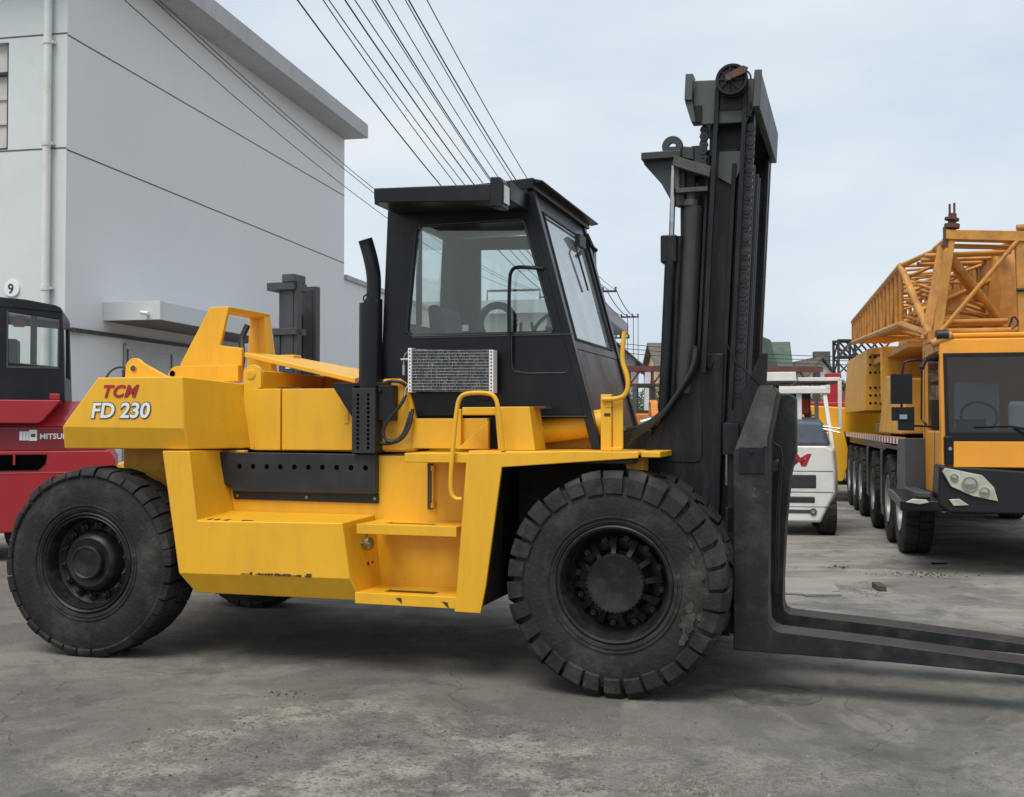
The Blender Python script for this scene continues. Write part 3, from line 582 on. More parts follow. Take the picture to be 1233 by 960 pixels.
# base gusset plate
q = MB(); q.prism([(.50, 2.16), (.42, 2.11), (.34, 1.98), (.26, 1.84), (.18, 1.70), (.10, 1.56), (.06, 1.40), (.10, .45), (.52, .35), (.585, 1.2), (.615, 2.16)], 'y', .59, .637); q.prism([(.50, 2.16), (.34, 1.98), (.18, 1.70), (.06, 1.40), (.10, .45), (.52, .35), (.60, 2.1)], 'y', 2.062, 2.10); q.build('gusset_plate', 'dark', MS, .010, split=True)
q = MB(); q.prism([(.17, 1.45), (.24, 1.78), (.33, 1.95), (.40, 2.00), (.47, 2.00), (.475, 1.50), (.46, 1.455), (.42, 1.44)], 'y', .582, .592); q.build('stiffener_plate', 'dark', MS, .008)
# cross members and backing
q = mm(); q.box(-.19, -.12, .66, 2.04, .40, .60); q.box(-.195, -.15, .66, 2.04, 1.25, 1.40); q.box(-.195, -.15, .66, 2.04, 2.30, 2.42); q.box(-.195, -.15, .66, 2.04, 3.30, 3.54); q.box(.0, .05, .72, 1.98, 1.9, 2.02); q.build('cross_member', 'dark', MS, .006)
q = mm(); q.cyl((-.06, 1.18, .5), (-.06, 1.18, 3.30), .065, 18); q.cyl((-.06, 1.52, .5), (-.06, 1.52, 3.30), .065, 18); q.build('lift_ram', 'dark', MS, split=True)
q = mm()
for y in (.93, 1.06, 1.34, 1.64, 1.78): q.tube([(.03, y, .6), (.03, y, 3.6)], .022, 8)
q.build('hydraulic_line', 'hose', MS, split=True)
# crown beam
q = mm(); q.prism([(-.298, 3.73), (-.288, 3.985), (.115, 3.985), (.115, 3.83), (.05, 3.70), (-.29, 3.69)], 'y', .54, .575); q.prism([(-.298, 3.73), (-.288, 3.985), (.115, 3.985), (.115, 3.83), (.05, 3.70), (-.29, 3.69)], 'y', 2.03, 2.065)
q.box(.095, .140, .50, 2.10, 3.785, 4.02); q.box(-.26, -.20, .575, 2.03, 3.74, 3.96); q.box(-.2, .1, .6, 2.03, 3.93, 3.95)
CB = q.build('crown_beam', 'mastgrey', MS, .006)
q = mm(); q.box(-.345, -.295, .48, .60, 3.84, 4.015); q.prism([(-.345, 3.84), (-.295, 3.84), (-.265, 3.70), (-.295, 3.70)], 'y', .5, .6); q.box(.10, .146, .47, .50, 3.78, 4.02); q.build('guide_pad', 'mastgrey', MS, .006, split=True)
q = mm(); q.box(-.285, -.235, .522, .539, 3.70, 3.82); q.box(.045, .085, .522, .539, 3.73, 3.83)
q.build('bolt_plate', 'dark', MS, .005, split=True)
# pulley
q = mm(); q.lathe([(0, .025), (.0, .075), (-.012, .085), (-.012, .10), (0, .104), (.03, .100), (.035, .09), (.05, .09), (.055, .1), (.07, .1), (.07, .02)], (-.04, .45, 3.955), 40); q.cyl((-.055, .44, 3.955), (-.055, .54, 3.955), .028, 14)
for i in range(8):
    a = i * math.pi / 4; q.prism([(-.055 + r_ * math.cos(a + o_), 3.955 + r_ * math.sin(a + o_)) for r_, o_ in ((.03, -.2), (.088, -.06), (.088, .06), (.03, .2))], 'y', .44, .452)
q.build('pulley', 'dark', MS)
q = mm(); q.prism([(-.075, 3.935), (.045, 3.985), (.065, 4.02), (.03, 4.035), (-.08, 3.975)], 'y', .420, .436); q.build('pulley_guard', 'rust', MS, .003)
q = mm(); q.cyl((-.055, .405, 3.955), (-.055, .42, 3.955), .018, 12); q.tube([(.055, .43, 4.0), (.078, .44, 3.98), (.082, .45, 3.95)], .006, 6, 1); q.build('axle_pin', 'worn', MS, split=True)
# chains
def chain_mesh(x, y, z0, z1, w=.06):
    q = mm(); n = int((z1 - z0) / .045)
    for i in range(n):
        z = z0 + i * .045; o = .006 if i % 2 else -.006
        for k in range(3):
            yy = y + k * .018 + (.006 if i % 2 else 0)
            q.prism([(x + w * .5 + (w * .5) * math.cos(a) * .95, z + .0225 + .030 * math.sin(a)) for a in [j * math.pi / 4 for j in range(8)]], 'y', yy, yy + .006)
        q.cyl((x + w * .5, y - .004, z + .0225), (x + w * .5, y + .05, z + .0225), .009, 6)
    return q
for x, y, z0, z1 in ((.055, .560, 1.85, 3.72), (-.250, .575, 3.42, 3.70), (.03, 1.98, 1.90, 3.72)):
    chain_mesh(x, y, z0, z1).build('lift_chain', 'chain', MS)
# bracket, rod and hose drum at the rear of the mast top
q = MB(); q.prism([(.081, 3.50), (.082, 3.545), (.30, 3.56), (.335, 3.50), (.33, 3.20), (.285, 3.20), (.20, 3.36)], 'y', .62, .645); q.box(.074, .34, .56, .90, 3.515, 3.565); q.box(.30, .36, .60, .68, 3.2, 3.5)
q.lathe([(0, .024), (0, .070), (.04, .070), (.04, .024), (0, .024)], (.279, .59, 3.60), 24); q.prism([(.22, 3.55), (.235, 3.60), (.33, 3.60), (.42, 3.585), (.42, 3.50)], 'y', .60, .625)
q.box(.40, .50, .62, .70, 3.40, 3.60); q.build('anchor_bracket', 'bracket', MS, .006).location.z = -.05
q = MB(); q.hexa([(.29, .52, 3.44), (.30, .52, 3.505), (.545, .52, 3.415), (.535, .52, 3.345)], [(.29, .60, 3.44), (.30, .60, 3.505), (.545, .60, 3.415), (.535, .60, 3.345)]); q.build('crosshead', 'worn', MS, .004).location.z = -.035
q = MB(); q.box(.31, .52, .54, .60, 3.225, 3.255); q.box(.30, .33, .56, .60, 3.255, 3.44); q.cyl((.40, .60, 3.06), (.405, .60, 3.23), .035, 14); q.cyl((.40, .60, 3.14), (.402, .6, 3.18), .05, 10); q.build('cylinder_head', 'worn', MS, .003)
q = MB(); q.cyl((.27, .60, 2.9), (.288, .60, 3.42), .018, 12); q.build('piston_rod', 'steel', MS)
q = MB(); q.box(.20, .31, .57, .68, 2.77, 2.955); q.build('rod_clamp', 'dark', MS, .012)
q = MB(); q.hexa([(.325, .64, 2.6), (.385, .64, 2.6), (.385, .70, 2.6), (.325, .70, 2.6)], [(.325, .64, 3.46), (.43, .64, 3.50), (.43, .70, 3.50), (.325, .70, 3.46)]); q.build('back_plate', 'dark', MS)
q = MB(); q.cyl((.213, .60, 1.75), (.262, .60, 2.80), .036, 16); q.cyl((.262, .64, 1.75), (.318, .64, 2.95), .032, 14); q.box(.25, .30, .66, .70, 1.9, 2.8); q.build('pipe_run', 'dark', MS)
q = MB(); q.cyl((.352, .62, 1.9), (.417, .62, 3.14), .062, 20); q.build('side_cylinder', mat('side_cylinder_grime', (.030, .026, .024), .4, var=.3, dirt=(.085, .07, .058), dirt_amt=.6, streak=True), MS)
# hydraulic hoses sweeping from the gusset to the cab
q = MB()
for i in range(4):
    o = i * .022
    q.tube([(.455 - o * .2, .57 - o, 2.19), (.44 - o * .2, .56 - o, 2.06), (.36 - o * .4, .56 - o, 1.93 - o * .3), (.22 - o * .4, .58 - o, 1.78 - o), (.08 - o, .62, 1.68 - o), (-.05, .70, 1.66 - o * 1.6)], .016, 8, 3)
for i in range(5):
    q.tube([(-.15, .9 + i * .04, 1.66), (.02, .85 + i * .05, 1.62 + .03 * math.sin(i * 2)), (.12, .8 + i * .05, 1.70)], .018, 8, 2)
q.build('hydraulic_hose', 'hose', MS)
q = MB(); q.box(.415, .44, .575, .60, 2.17, 2.21); q.prism([(.45, 2.13), (.45, 2.20), (.55, 2.11), (.53, 2.05)], 'y', .575, .59); q.build('hose_clamp', 'dark', MS, .003)
q = MB(); q.cyl((.02, .85, 1.70), (.10, .85, 1.72), .035, 12); q.cyl((.09, .8, 1.58), (.14, .8, 1.6), .02, 8); q.cyl((.635, .52, 1.30), (.64, .52, 1.52), .010, 8); q.build('fitting', 'steel', MS, split=True)
q = MB(); q.cyl((-.30, .95, 1.30), (.42, .95, 1.55), .07, 16); q.cyl((-.30, 1.75, 1.30), (.42, 1.75, 1.55), .07, 16); q.box(-.2, .1, .8, 1.9, 1.2, 1.66); q.build('tilt_cylinder', 'dark', MS, .01, split=True)

# carriage and forks
q = MB()
q.hexa([(.66, .50, 1.75), (.86, .50, 2.15), (.90, .50, 2.15), (.80, .50, .35), (.62, .50, .35)], [(.66, .56, 1.75), (.86, .56, 2.15), (.90, .56, 2.15), (.80, .56, .35), (.62, .56, .35)])
for z in (.45, 1.00, 1.55): q.box(.63, .72, .50, 2.2, z, z + .16)
q.box(.66, .70, .62, 2.08, .5, 1.6); q.hexa([(.66, 2.14, 1.75), (.82, 2.14, 2.0), (.86, 2.14, 2.0), (.80, 2.14, .35), (.62, 2.14, .35)], [(.66, 2.2, 1.75), (.82, 2.2, 2.0), (.86, 2.2, 2.0), (.80, 2.2, .35), (.62, 2.2, .35)])
q.tube([(.64, .47, 2.22), (.70, .48, 2.10), (.86, .5, 1.94)], .006, 6); q.box(.62, .72, .46, .5, 1.50, 1.70)
q.build('carriage', 'dark', FL, .008)
q = MB(); q.cyl((.93, .66, 1.42), (.93, 1.9, 1.42), .035, 14)
q.build('fork_shaft', 'worn', FL)
def fork(y0, y1, hook, m):
    k = MB()
    sh = [(.691, .277), (.697, 1.517)] + ([(.845, 1.925), (.865, 1.940), (.950, 1.93), (.977, 1.890)] if hook else [(.78, 1.83), (.80, 1.90), (1.01, 1.90), (1.045, 1.87), (1.045, 1.50), (1.01, 1.35), (.975, 1.0)])
    if hook: sh += [(.920, 1.60), (.918, 1.40)]
    sh += [(.905, .62) if hook else (.955, .62), (.912, .46) if hook else (.955, .47), (.935, .425) if hook else (.965, .43), (.98, .408) if hook else (1.0, .408), (1.6, .368), (2.36, .304), (3.05, .235), (3.13, .215), (3.13, .20), (2.36, .232), (1.6, .262), (.93, .272)]
    if not hook: sh = [(x, z) for x, z in sh]
    k.prism(sh, 'y', y0, y1)
    return k
F1 = fork(.35, .60, True, 'dark').build('fork', 'forkm', FL, .010); F1['label'] = 'near fork with rubbed grey hook'
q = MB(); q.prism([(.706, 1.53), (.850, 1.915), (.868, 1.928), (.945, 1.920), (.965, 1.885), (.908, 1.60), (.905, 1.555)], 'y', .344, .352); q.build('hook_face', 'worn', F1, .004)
q = MB(); q.box(.735, .885, .338, .351, 1.385, 1.552); q.cyl((.81, .328, 1.52), (.81, .34, 1.52), .014, 10); q.build('stop_plate', 'dark', F1, .004)
F2 = fork(1.02, 1.27, False, 'dark').build('fork', 'forkm', FL, .010); F2['label'] = 'far fork lying beyond the near one'
q = MB()
for i in range(3):
    o = i * .009; q.tube([(.92 + o, .62, 1.58 - o), (.955 + o, .63, 1.55), (.965 + o, .64, 1.45), (.94 + o, .65, 1.2), (.925 + o, .65, .60)], .0055, 8, 3)
q.build('carriage_hose', 'hose', FL)

# ------------------------------------------------------------------ big building
BT = rad(11.57)
BL = thing('warehouse', 'tall pale grey warehouse with overhanging flat roof behind the forklift', 'building', (-7.40, 18.0, 0), BT)
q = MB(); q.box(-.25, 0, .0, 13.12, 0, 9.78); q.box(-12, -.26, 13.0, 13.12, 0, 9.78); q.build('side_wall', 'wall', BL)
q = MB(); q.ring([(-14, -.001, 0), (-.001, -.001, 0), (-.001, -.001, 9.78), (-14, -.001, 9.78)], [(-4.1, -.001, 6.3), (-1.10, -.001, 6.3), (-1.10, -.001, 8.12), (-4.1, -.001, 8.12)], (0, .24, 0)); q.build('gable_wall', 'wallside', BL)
q = MB(); q.box(-14.0, .70, -.72, 13.14, 9.78, 10.17); q.build('flat_roof', 'eave', BL, .01)
q = MB()
for z in (8.17, 6.25): q.box(.0, .004, -.002, 13.12, z - .012, z + .012); q.box(-14, 0, -.006, -.002, z - .012 + .03, z + .012 + .03)
q.build('wall_joint', 'groove', BL)
w = MB(); w.box(-4.1, -1.10, .10, .13, 6.3, 8.12)
for i in range(3): w.box(-4.05, -1.12, .07, .10, 6.75 + i * .42, 6.75 + i * .42 + .035)
WN = w.build('window', 'shutter', BL)
w = MB(); w.box(-4.1, -1.10, .02, .10, 7.58, 7.63); w.box(-1.14, -1.102, .02, .12, 6.3, 8.12); w.box(-4.1, -1.1, .02, .1, 6.3, 6.34); w.build('window_frame', 'blacktrim', WN)
w = MB(); w.cyl((-.30, -.10, 0), (-.30, -.10, 9.78), .065, 18)
for z in (3.9, 6.3, 8.0): w.cyl((-.30, -.10, z), (-.30, -.10, z + .08), .078, 18); w.box(-.40, -.2, -.1, -.003, z + .02, z + .06)
w.build('drainpipe', 'pipe', BL)
w = MB(); w.cyl((-.98, -.03, 3.96), (-.98, -.002, 3.96), .14, 32); SG = w.build('number_sign', 'white', BL)
text('9', .23, (-1.045, -.034, 3.875), (1, 0, 0), (0, 0, 1), 'blacktrim', SG, offset=.003)
# canopy, door
w = MB(); w.box(.002, 1.10, 1.10, 6.6, 3.50, 3.83); CP = w.build('canopy', 'wallside', BL, .008)
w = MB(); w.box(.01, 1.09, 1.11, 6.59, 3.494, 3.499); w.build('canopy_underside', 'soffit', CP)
w = MB(); w.cyl((.87, 1.02, 3.60), (.87, 1.10, 3.60), .03, 12); w.cyl((.80, .99, 3.62), (.94, .99, 3.60), .035, 12); w.build('security_camera', 'white', CP)
w = MB(); w.box(.002, .09, .10, 7.4, 3.235, 3.295); w.box(.09, .13, .10, .5, 3.225, 3.275); w.build('door_track', 'blacktrim', BL, .004)
w = MB(); w.box(.02, .06, 1.75, 6.4, .02, 3.12); w.box(.06, .075, 1.75, 6.4, 3.05, 3.16); DR = w.build('sliding_door', 'door', BL)
w = MB()
for y in (1.78, 3.35, 4.9): w.box(.06, .072, y, y + .045, .02, 3.05)
w.build('door_rib', 'cranegrey', DR)
# low annexe
AX = thing('annexe', 'lower grey annexe joined to the far end of the tall warehouse', 'building', (-7.40, 18.0, 0), BT)
q = MB(); q.box(-8, -.02, 13.16, 24.0, 0, 5.80); q.build('wall', 'wall', AX)
q = MB(); q.box(-8.1, .06, 13.17, 24.1, 5.803, 5.93); q.build('roof_edge', 'eave', AX)

# ------------------------------------------------------------------ red forklift at the left
RD = thing('forklift', 'red forklift with black cab parked at the far left', 'forklift', (-5.60, 13.6, 0), rad(-19))
q = MB(); q.prism([(-3.6, .37), (-3.6, 1.36), (.55, 1.36), (.62, 1.25), (.62, .42), (.55, .35)], 'y', .0, 1.9); BD = q.build('body', 'redpaint', RD, .02, seg=3)
q = MB(); q.prism([(-3.3, 1.36), (-3.3, 1.66), (.45, 1.66), (.50, 1.36)], 'y', .03, 1.86); q.build('side_band', mat('dark_red_band', (.22, .014, .022), .35), RD, .01)
q = MB(); q.hexa([(-3.3, .03, 1.662), (.45, .03, 1.662), (.32, .25, 1.98), (-3.3, .25, 1.98)], [(-3.3, 1.8, 1.662), (.45, 1.8, 1.662), (.32, 1.6, 1.98), (-3.3, 1.6, 1.98)]); q.build('counterweight', 'redpaint', RD, .015)
q = MB(); q.prism([(-2.9, 1.70), (-2.9, 1.99), (-.02, 1.99), (-.22, 1.74), (-.28, 1.70)], 'y', -.08, .08); q.box(-.16, -.04, -.05, .2, 1.99, 2.07); q.build('tool_box', 'redpaint', RD, .015)
q = MB(); q.prism([(-2.6, 1.12), (-2.6, 1.315), (-.18, 1.315), (-.20, 1.20), (-.28, 1.12)], 'y', -.012, .0); VT = q.build('air_vent', 'hole', RD, .01)
q = MB(); q.box(-.565, -.54, -.04, -.013, 1.19, 1.32); q.build('vent_handle', 'redpaint', VT)
q = MB(); q.box(-3.4, .6, -.006, -.001, 1.085, 1.095); q.build('body_seam', mat('seam_pink', (.5, .12, .12), .5), RD)
q = MB(); q.box(-.50, -.395, .018, .028, 1.49, 1.60); q.box(-.39, -.30, .018, .028, 1.485, 1.62); q.build('rating_plate', 'white', RD, split=True)
q = MB()
for x in (-.465, -.43): q.box(x, x + .004, .0165, .0175, 1.495, 1.595)
q.box(-.37, -.32, .0165, .0175, 1.53, 1.57); q.build('plate_print', 'outline', RD, split=True)
text('MITSUBISHI', .094, (-.268, .024, 1.508), (1, 0, 0), (0, 0, 1), 'white', RD, offset=.002)
q = MB(); q.ring([(-2.2, .05, 1.98), (.015, .05, 1.98), (-.022, .05, 3.10), (-2.2, .05, 3.24)], [(-.645, .05, 2.46), (-.068, .05, 2.41), (-.075, .05, 3.00), (-.65, .05, 3.08)], (0, .05, 0))
q.ring([(-2.2, 1.55, 1.98), (.015, 1.55, 1.98), (-.022, 1.55, 3.10), (-2.2, 1.55, 3.24)], [(-1.6, 1.55, 2.3), (-.068, 1.55, 2.3), (-.075, 1.55, 3.00), (-1.6, 1.55, 3.10)], (0, .05, 0))
q.ring([(.010, .10, 1.98), (.010, 1.55, 1.98), (-.025, 1.55, 3.10), (-.025, .10, 3.10)], [(.0, .35, 2.3), (.0, 1.4, 2.3), (-.02, 1.4, 2.98), (-.02, .35, 2.98)], (-.04, 0, 0))
q.prism([(-2.3, 3.24), (-2.3, 3.32), (-.8, 3.265), (-.45, 3.24), (-.10, 3.18), (-.04, 3.15), (-.018, 3.08), (-.10, 3.09)], 'y', .04, 1.62)
CR = q.build('cab', 'black', RD, .015)
q = MB(); q.box(-.66, -.06, .07, .076, 2.40, 3.09); q.build('window', 'glass', CR)
q = MB(); q.box(-.655, -.055, .042, .049, 2.385, 2.41); q.box(-.66, -.64, .042, .049, 2.41, 3.09); q.box(-.078, -.058, .042, .049, 2.41, 3.0); q.build('window_seal', 'cranegrey', CR)
q = MB(); q.box(-.62, -.48, .3, .42, 2.92, 3.06); q.build('warning_lamp', 'redpaint', CR, .02)
q = MB(); q.box(-.44, -.36, .6, .66, 2.0, 3.1); q.box(-.75, -.58, .5, .9, 2.0, 2.78); q.build('seat', 'seat', CR, .03)
for x, y in ((-.3, .12), (-2.9, .12), (-.3, 1.5), (-2.9, 1.5)):
    t = MB(); t.lathe([(0, .2), (0, .34), (.04, .38), (.31, .38), (.35, .34), (.35, .2), (0, .2)], (x, y, .375), 32); t.lathe([(.03, .0001), (.03, .2)], (x, y, .375), 24); t.build('wheel', 'rubber', RD)

# ------------------------------------------------------------------ forklift mast standing behind the hood
DM = thing('forklift', 'dark forklift behind the yellow hood, only its tall mast showing', 'forklift', (-2.68, 12.6, 0), rad(20))
for y in (0, .42):
    q = MB(); x0 = 0
    q.box(0, .22, y, y + .03, .1, 3.33); q.box(0, .03, y + .03, y + .1, .1, 3.33); q.box(.19, .22, y + .03, y + .1, .1, 3.33); q.box(.05, .17, y - .012, y - .001, .1, 3.30); q.build('mast_rail', 'cranegrey', DM, .005)
q = MB(); q.box(-.16, .20, -.05, .25, 3.24, 3.33); q.box(.05, .21, -.06, .2, 3.33, 3.42); q.box(-.10, .22, -.04, .2, 2.72, 2.80); q.box(-.09, .0, -.02, .1, 2.5, 2.72); q.box(.02, .18, 0.03, .42, .9, 1.1); q.build('mast_crossbar', 'cranegrey', DM, .006, split=True)
q = MB(); q.cyl((-.02, .08, .3), (-.02, .08, 3.24), .045, 14); q.cyl((-.02, .40, .3), (-.02, .40, 3.0), .045, 14); q.build('lift_cylinder', 'cranegrey', DM)
q = MB(); q.box(.08, .135, -.018, -.013, 2.33, 2.48); q.build('mast_label', 'white', DM)
q = MB(); q.prism([(-2.2, .35), (-2.3, 1.2), (-1.8, 1.4), (-.6, 1.35), (-.3, .9), (-.1, .35)], 'y', -.05, 1.0); q.build('body', 'yellow2', DM, .04)
for x, y in ((-.35, -.12), (-1.85, -.08), (-.35, .85), (-1.85, .8)):
    t = MB(); t.lathe([(0, .15), (0, .28), (.03, .33), (.22, .33), (.25, .28), (.25, .15), (0, .15)], (x, y, .33), 28); t.lathe([(.03, .0001), (.03, .15)], (x, y, .33), 20); t.build('wheel', 'rubber', DM)
for y in (.05, .7): q = MB(); q.box(.22, 1.3, y, y + .12, .06, .11); q.box(.22, .27, y, y + .12, .11, .8); q.build('fork', 'cranegrey', DM)

# ------------------------------------------------------------------ white forklift
WT = thing('forklift', 'white forklift with red letters seen from behind, right of the mast', 'forklift', (3.72, 16.6, 0), rad(11))
q = MB(); L0 = []
def wl(y, inset, zb):
    return [(.0 + inset, y, zb + .22), (.10 + inset, y, zb), (.98 - inset * 1, y, zb), (1.20 - inset, y, zb + .45), (1.20 - inset, y, .95), (1.17 - inset, y, 1.30), (1.08 - inset, y, 1.36), (.12 + inset, y, 1.36), (.03 + inset, y, 1.30)]
a, b, c_ = wl(0, .06, .22), wl(.10, .0, .20), wl(.75, .0, .25)
vs = a + b + c_; k = 9; fs = [list(range(k))[::-1], list(range(2 * k, 3 * k))]
for i in range(2):
    for j in range(k): fs.append((i * k + j, i * k + (j + 1) % k, (i + 1) * k + (j + 1) % k, (i + 1) * k + j))
q.add(vs, fs); WC = q.build('counterweight', 'white_paint', WT, .03, seg=3)
q = MB(); q.box(.18, .88, -.012, .05, .72, .93); q.box(.18, .86, -.012, .05, .50, .60); q.build('vent_opening', 'blacktrim', WC, .02)
q = MB(); q.box(.1, 1.12, -.003, .01, .975, .985); q.box(.1, 1.12, -.003, .01, .66, .67); q.box(.05, 1.1, -.003, .01, .44, .448); q.build('panel_seam', 'cranegrey', WC)
q = MB(); q.box(.45, .80, -.008, .01, .345, .40); q.cyl((.83, -.02, .37), (.83, .01, .37), .052, 20); LT = q.build('tow_fitting', 'cranegrey', WC, .004)
q = MB(); q.cyl((.83, -.027, .37), (.83, -.018, .37), .032, 20); q.build('reflector', 'reflector', WC)
text('TCM', .240, (.04, -.004, 1.065), (1, 0, 0), (0, 0, 1), 'red', WC, offset=.012, shear=.28, width=.77)
q = MB(); q.hexa([(.10, .04, 1.36), (1.10, .04, 1.36), (1.08, .8, 1.36), (.12, .8, 1.36)], [(.14, .12, 1.78), (1.0, .12, 1.72), (1.0, .8, 1.80), (.14, .8, 1.82)]); q.build('seat_cover', 'tarp', WT, .06, seg=3)
q = MB()
for x0_, x1_ in ((.08, .10), (1.10, 1.02)):
    q.hexa([(x0_, .10, 1.32), (x0_ + .06, .10, 1.32), (x0_ + .06, .18, 1.32), (x0_, .18, 1.32)], [(x1_ - .02, .35, 2.22), (x1_ + .045, .35, 2.22), (x1_ + .045, .43, 2.22), (x1_ - .02, .43, 2.22)])
    q.box(x1_ - .02, x1_ + .045, 1.75, 1.82, .9, 2.25)
q.box(.62, .70, .36, .42, 1.75, 2.2); q.build('guard_post', 'white_paint', WT, .01)
q = MB(); q.box(.02, 1.12, .30, .36, 2.16, 2.25)
for i in range(7): q.box(.08, 1.06, .45 + i * .22, .50 + i * .22, 2.24, 2.28)
q.box(.02, .09, .3, 1.85, 2.22, 2.29); q.box(1.05, 1.12, .3, 1.85, 2.22, 2.29); q.build('overhead_guard', 'white_paint', WT, .01)
q = MB(); q.box(-.05, .62, .42, 1.9, 2.36, 2.50); q.box(.66, 1.30, .6, 1.9, 2.36, 2.42); q.box(1.26, 1.32, .6, .66, 1.6, 2.4); RW = q.build('rain_roof', 'white_paint', WT, .01)
q = MB(); q.box(-.04, .61, .43, 1.89, 2.34, 2.358); q.box(.67, 1.29, .61, 1.89, 2.34, 2.358); q.build('roof_lining', 'cranegrey', WT)
q = MB(); q.box(.40, .60, 1.2, 1.5, 1.5, 2.24); q.build('driver_seat', 'seat', WT, .03)
q = MB(); q.box(.74, .86, .9, 1.05, 1.84, 2.10); q.build('red_canister', 'redpaint', WT, .03, seg=3)
q = MB()
for x in (.15, .85): q.box(x, x + .1, 1.95, 2.05, .1, 2.3)
q.box(.2, .9, 1.97, 2.03, 2.1, 2.25); q.build('mast', 'cranegrey', WT)
q = MB(); q.cyl((.98, .0, 1.62), (1.22, -.1, 1.56), .012, 8); q.cyl((.98, .0, 1.66), (1.22, -.1, 1.62), .012, 8); q.build('grab_bar', 'steel', WT)
q = MB(); q.box(.15, 1.05, .7, 1.9, .3, 1.2); q.build('body', 'white_paint', WT, .03)
for x in (.02, .93):
    t = tyre_mesh(.36, .25, .19, 'block', 22); t.v = [(v[1], v[0], v[2]) for v in t.v]; w_ = t.build('wheel', 'rubber', WT); w_.location = (x, .38, .352)
for x in (-.05, .95):
    t = tyre_mesh(.34, .27, .18, 'block', 22); t.v = [(v[1], v[0], v[2]) for v in t.v]; w_ = t.build('wheel', 'rubber', WT); w_.location = (x, 1.75, .335)

# ------------------------------------------------------------------ crane truck
CT = rad(13)
CN = thing('crane_truck', 'orange truck crane with folded lattice jib parked at the right', 'crane', (5.032, 14.074, 0), CT)
def cwheel(y, x=0):
    w = bpy.data.objects.new('wheel', None); COL.objects.link(w); w.parent = CN; w.location = (x, y, .625)
    t = tyre_mesh(.635, .36, .33, 'block', 36); t.v = [(v[1], v[0], v[2]) for v in t.v]; t.build('tyre', 'rubber', w, ang=28)
    r = MB(); r.lathe([(.10, .34), (.0, .335), (.02, .31), (.10, .29), (.12, .2), (.05, .16), (.04, .0001)], (0, 0, 0), 40, 'x'); r.build('rim', 'cranerim', w)
    return w
W1 = cwheel(.35)
for y in (1.72, 3.95, 6.3, 7.65, 9.0): copy_part(W1, CN, (0, y, .625))
for y in (.35, 1.72, 6.3, 7.65): c_ = copy_part(W1, CN, (2.75, y, .625)); c_.rotation_euler = (0, 0, math.pi)
# carrier
q = MB(); q.box(.45, 2.3, -.9, 10.2, .62, 1.20); q.box(.05, 2.7, 2.4, 10.4, 1.30, 1.42); q.build('carrier_frame', 'craneblack', CN, .01)
q = MB(); q.box(.0, .06, .1, 10.2, 1.42, 1.52); RL = q.build('deck_rail', 'craneyel', CN)
q = MB()
for i in range(26): q.box(-.008, -.001, .15 + i * .38, .34 + i * .38, 1.425, 1.505)
q.build('red_stripe', 'redpaint', RL, split=True)
q = MB()
for i in range(26): q.box(-.008, -.001, .341 + i * .38, .528 + i * .38, 1.425, 1.505)
q.build('white_stripe', 'white', RL, split=True)
q = MB(); q.prism([(-.68, .70), (-.62, 1.52), (.10, 1.50), (.22, 1.10), (.1, .72)], 'x', -.04, .50) ; q.build('mudguard', 'cranegrey', CN, .015)
q = MB()
for yc in (.35, 1.72):
    q.hexa([(0, yc - .75, 1.34), (0, yc + .72, 1.34), (.4, yc + .72, 1.34), (.4, yc - .75, 1.34)], [(0, yc - .65, 1.40), (0, yc + .62, 1.40), (.4, yc + .62, 1.40), (.4, yc - .65, 1.40)])
for y in (2.6, 4.9, 9.9): q.box(.02, .5, y, y + .35, .45, 1.30)
q.box(.05, .45, 2.7, 3.2, .28, .5); q.build('outrigger_box', 'craneblack', CN, .02)
q = MB(); q.box(.15, .8, 2.6, 5.0, 1.42, 1.72); q.box(.3, .7, 5.1, 5.6, 1.42, 1.9); q.cyl((.35, 5.9, 1.6), (.75, 5.9, 1.6), .18, 16); q.build('winch_gear', 'craneblack', CN, .03)
# cab
q = MB()
X0, X1, Y0 = .20, 2.55, -1.90
q.hexa([(X0, Y0, 1.50), (X0, -.50, 1.50), (X0, -.50, 2.68), (X0, Y0 + .10, 2.68)], [(X0 + .05, Y0, 1.50), (X0 + .05, -.50, 1.50), (X0 + .05, -.50, 2.68), (X0 + .05, Y0 + .10, 2.68)]) if False else None
q.ring([(X0, Y0 + .02, .70), (X0, -.45, .70), (X0, -.45, 2.66), (X0, Y0 + .12, 2.66)], [(X0, Y0 + .16, 1.62), (X0, -.85, 1.62), (X0, -.85, 2.52), (X0, Y0 + .20, 2.52)], (.05, 0, 0))
q.ring([(X1, Y0 + .02, .70), (X1, -.45, .70), (X1, -.45, 2.66), (X1, Y0 + .12, 2.66)], [(X1, Y0 + .16, 1.62), (X1, -.85, 1.62), (X1, -.85, 2.52), (X1, Y0 + .20, 2.52)], (-.05, 0, 0))
q.ring([(X0, Y0, 1.2), (X1, Y0, 1.2), (X1, Y0 + .12, 2.66), (X0, Y0 + .12, 2.66)], [(X0 + .07, Y0, 1.56), (X1 - .07, Y0, 1.56), (X1 - .07, Y0 + .10, 2.46), (X0 + .07, Y0 + .10, 2.46)], (0, .05, 0))
q.box(X0, X1, -.5, -.45, .7, 2.66); q.box(X0, X1, Y0 + .12, -.45, 2.66, 2.72); q.box(X0 + .05, X1 - .05, Y0 + .05, -.5, 1.0, 1.1)
CC = q.build('cab', 'orange', CN, .03, seg=3)
q = MB(); q.prism([(Y0 - .03, 1.215), (Y0 - .03, 1.50), (Y0 + .0, 1.52), (Y0 + .0, 1.215)], 'x', X0 + .12, X1 - .12); q.build('nose_panel', mat('bright_orange_panel', (.84, .35, .03), .35, var=.05, spots=(.5, .22, .05), spot_scale=4, spot_amt=.4), CC, .006)
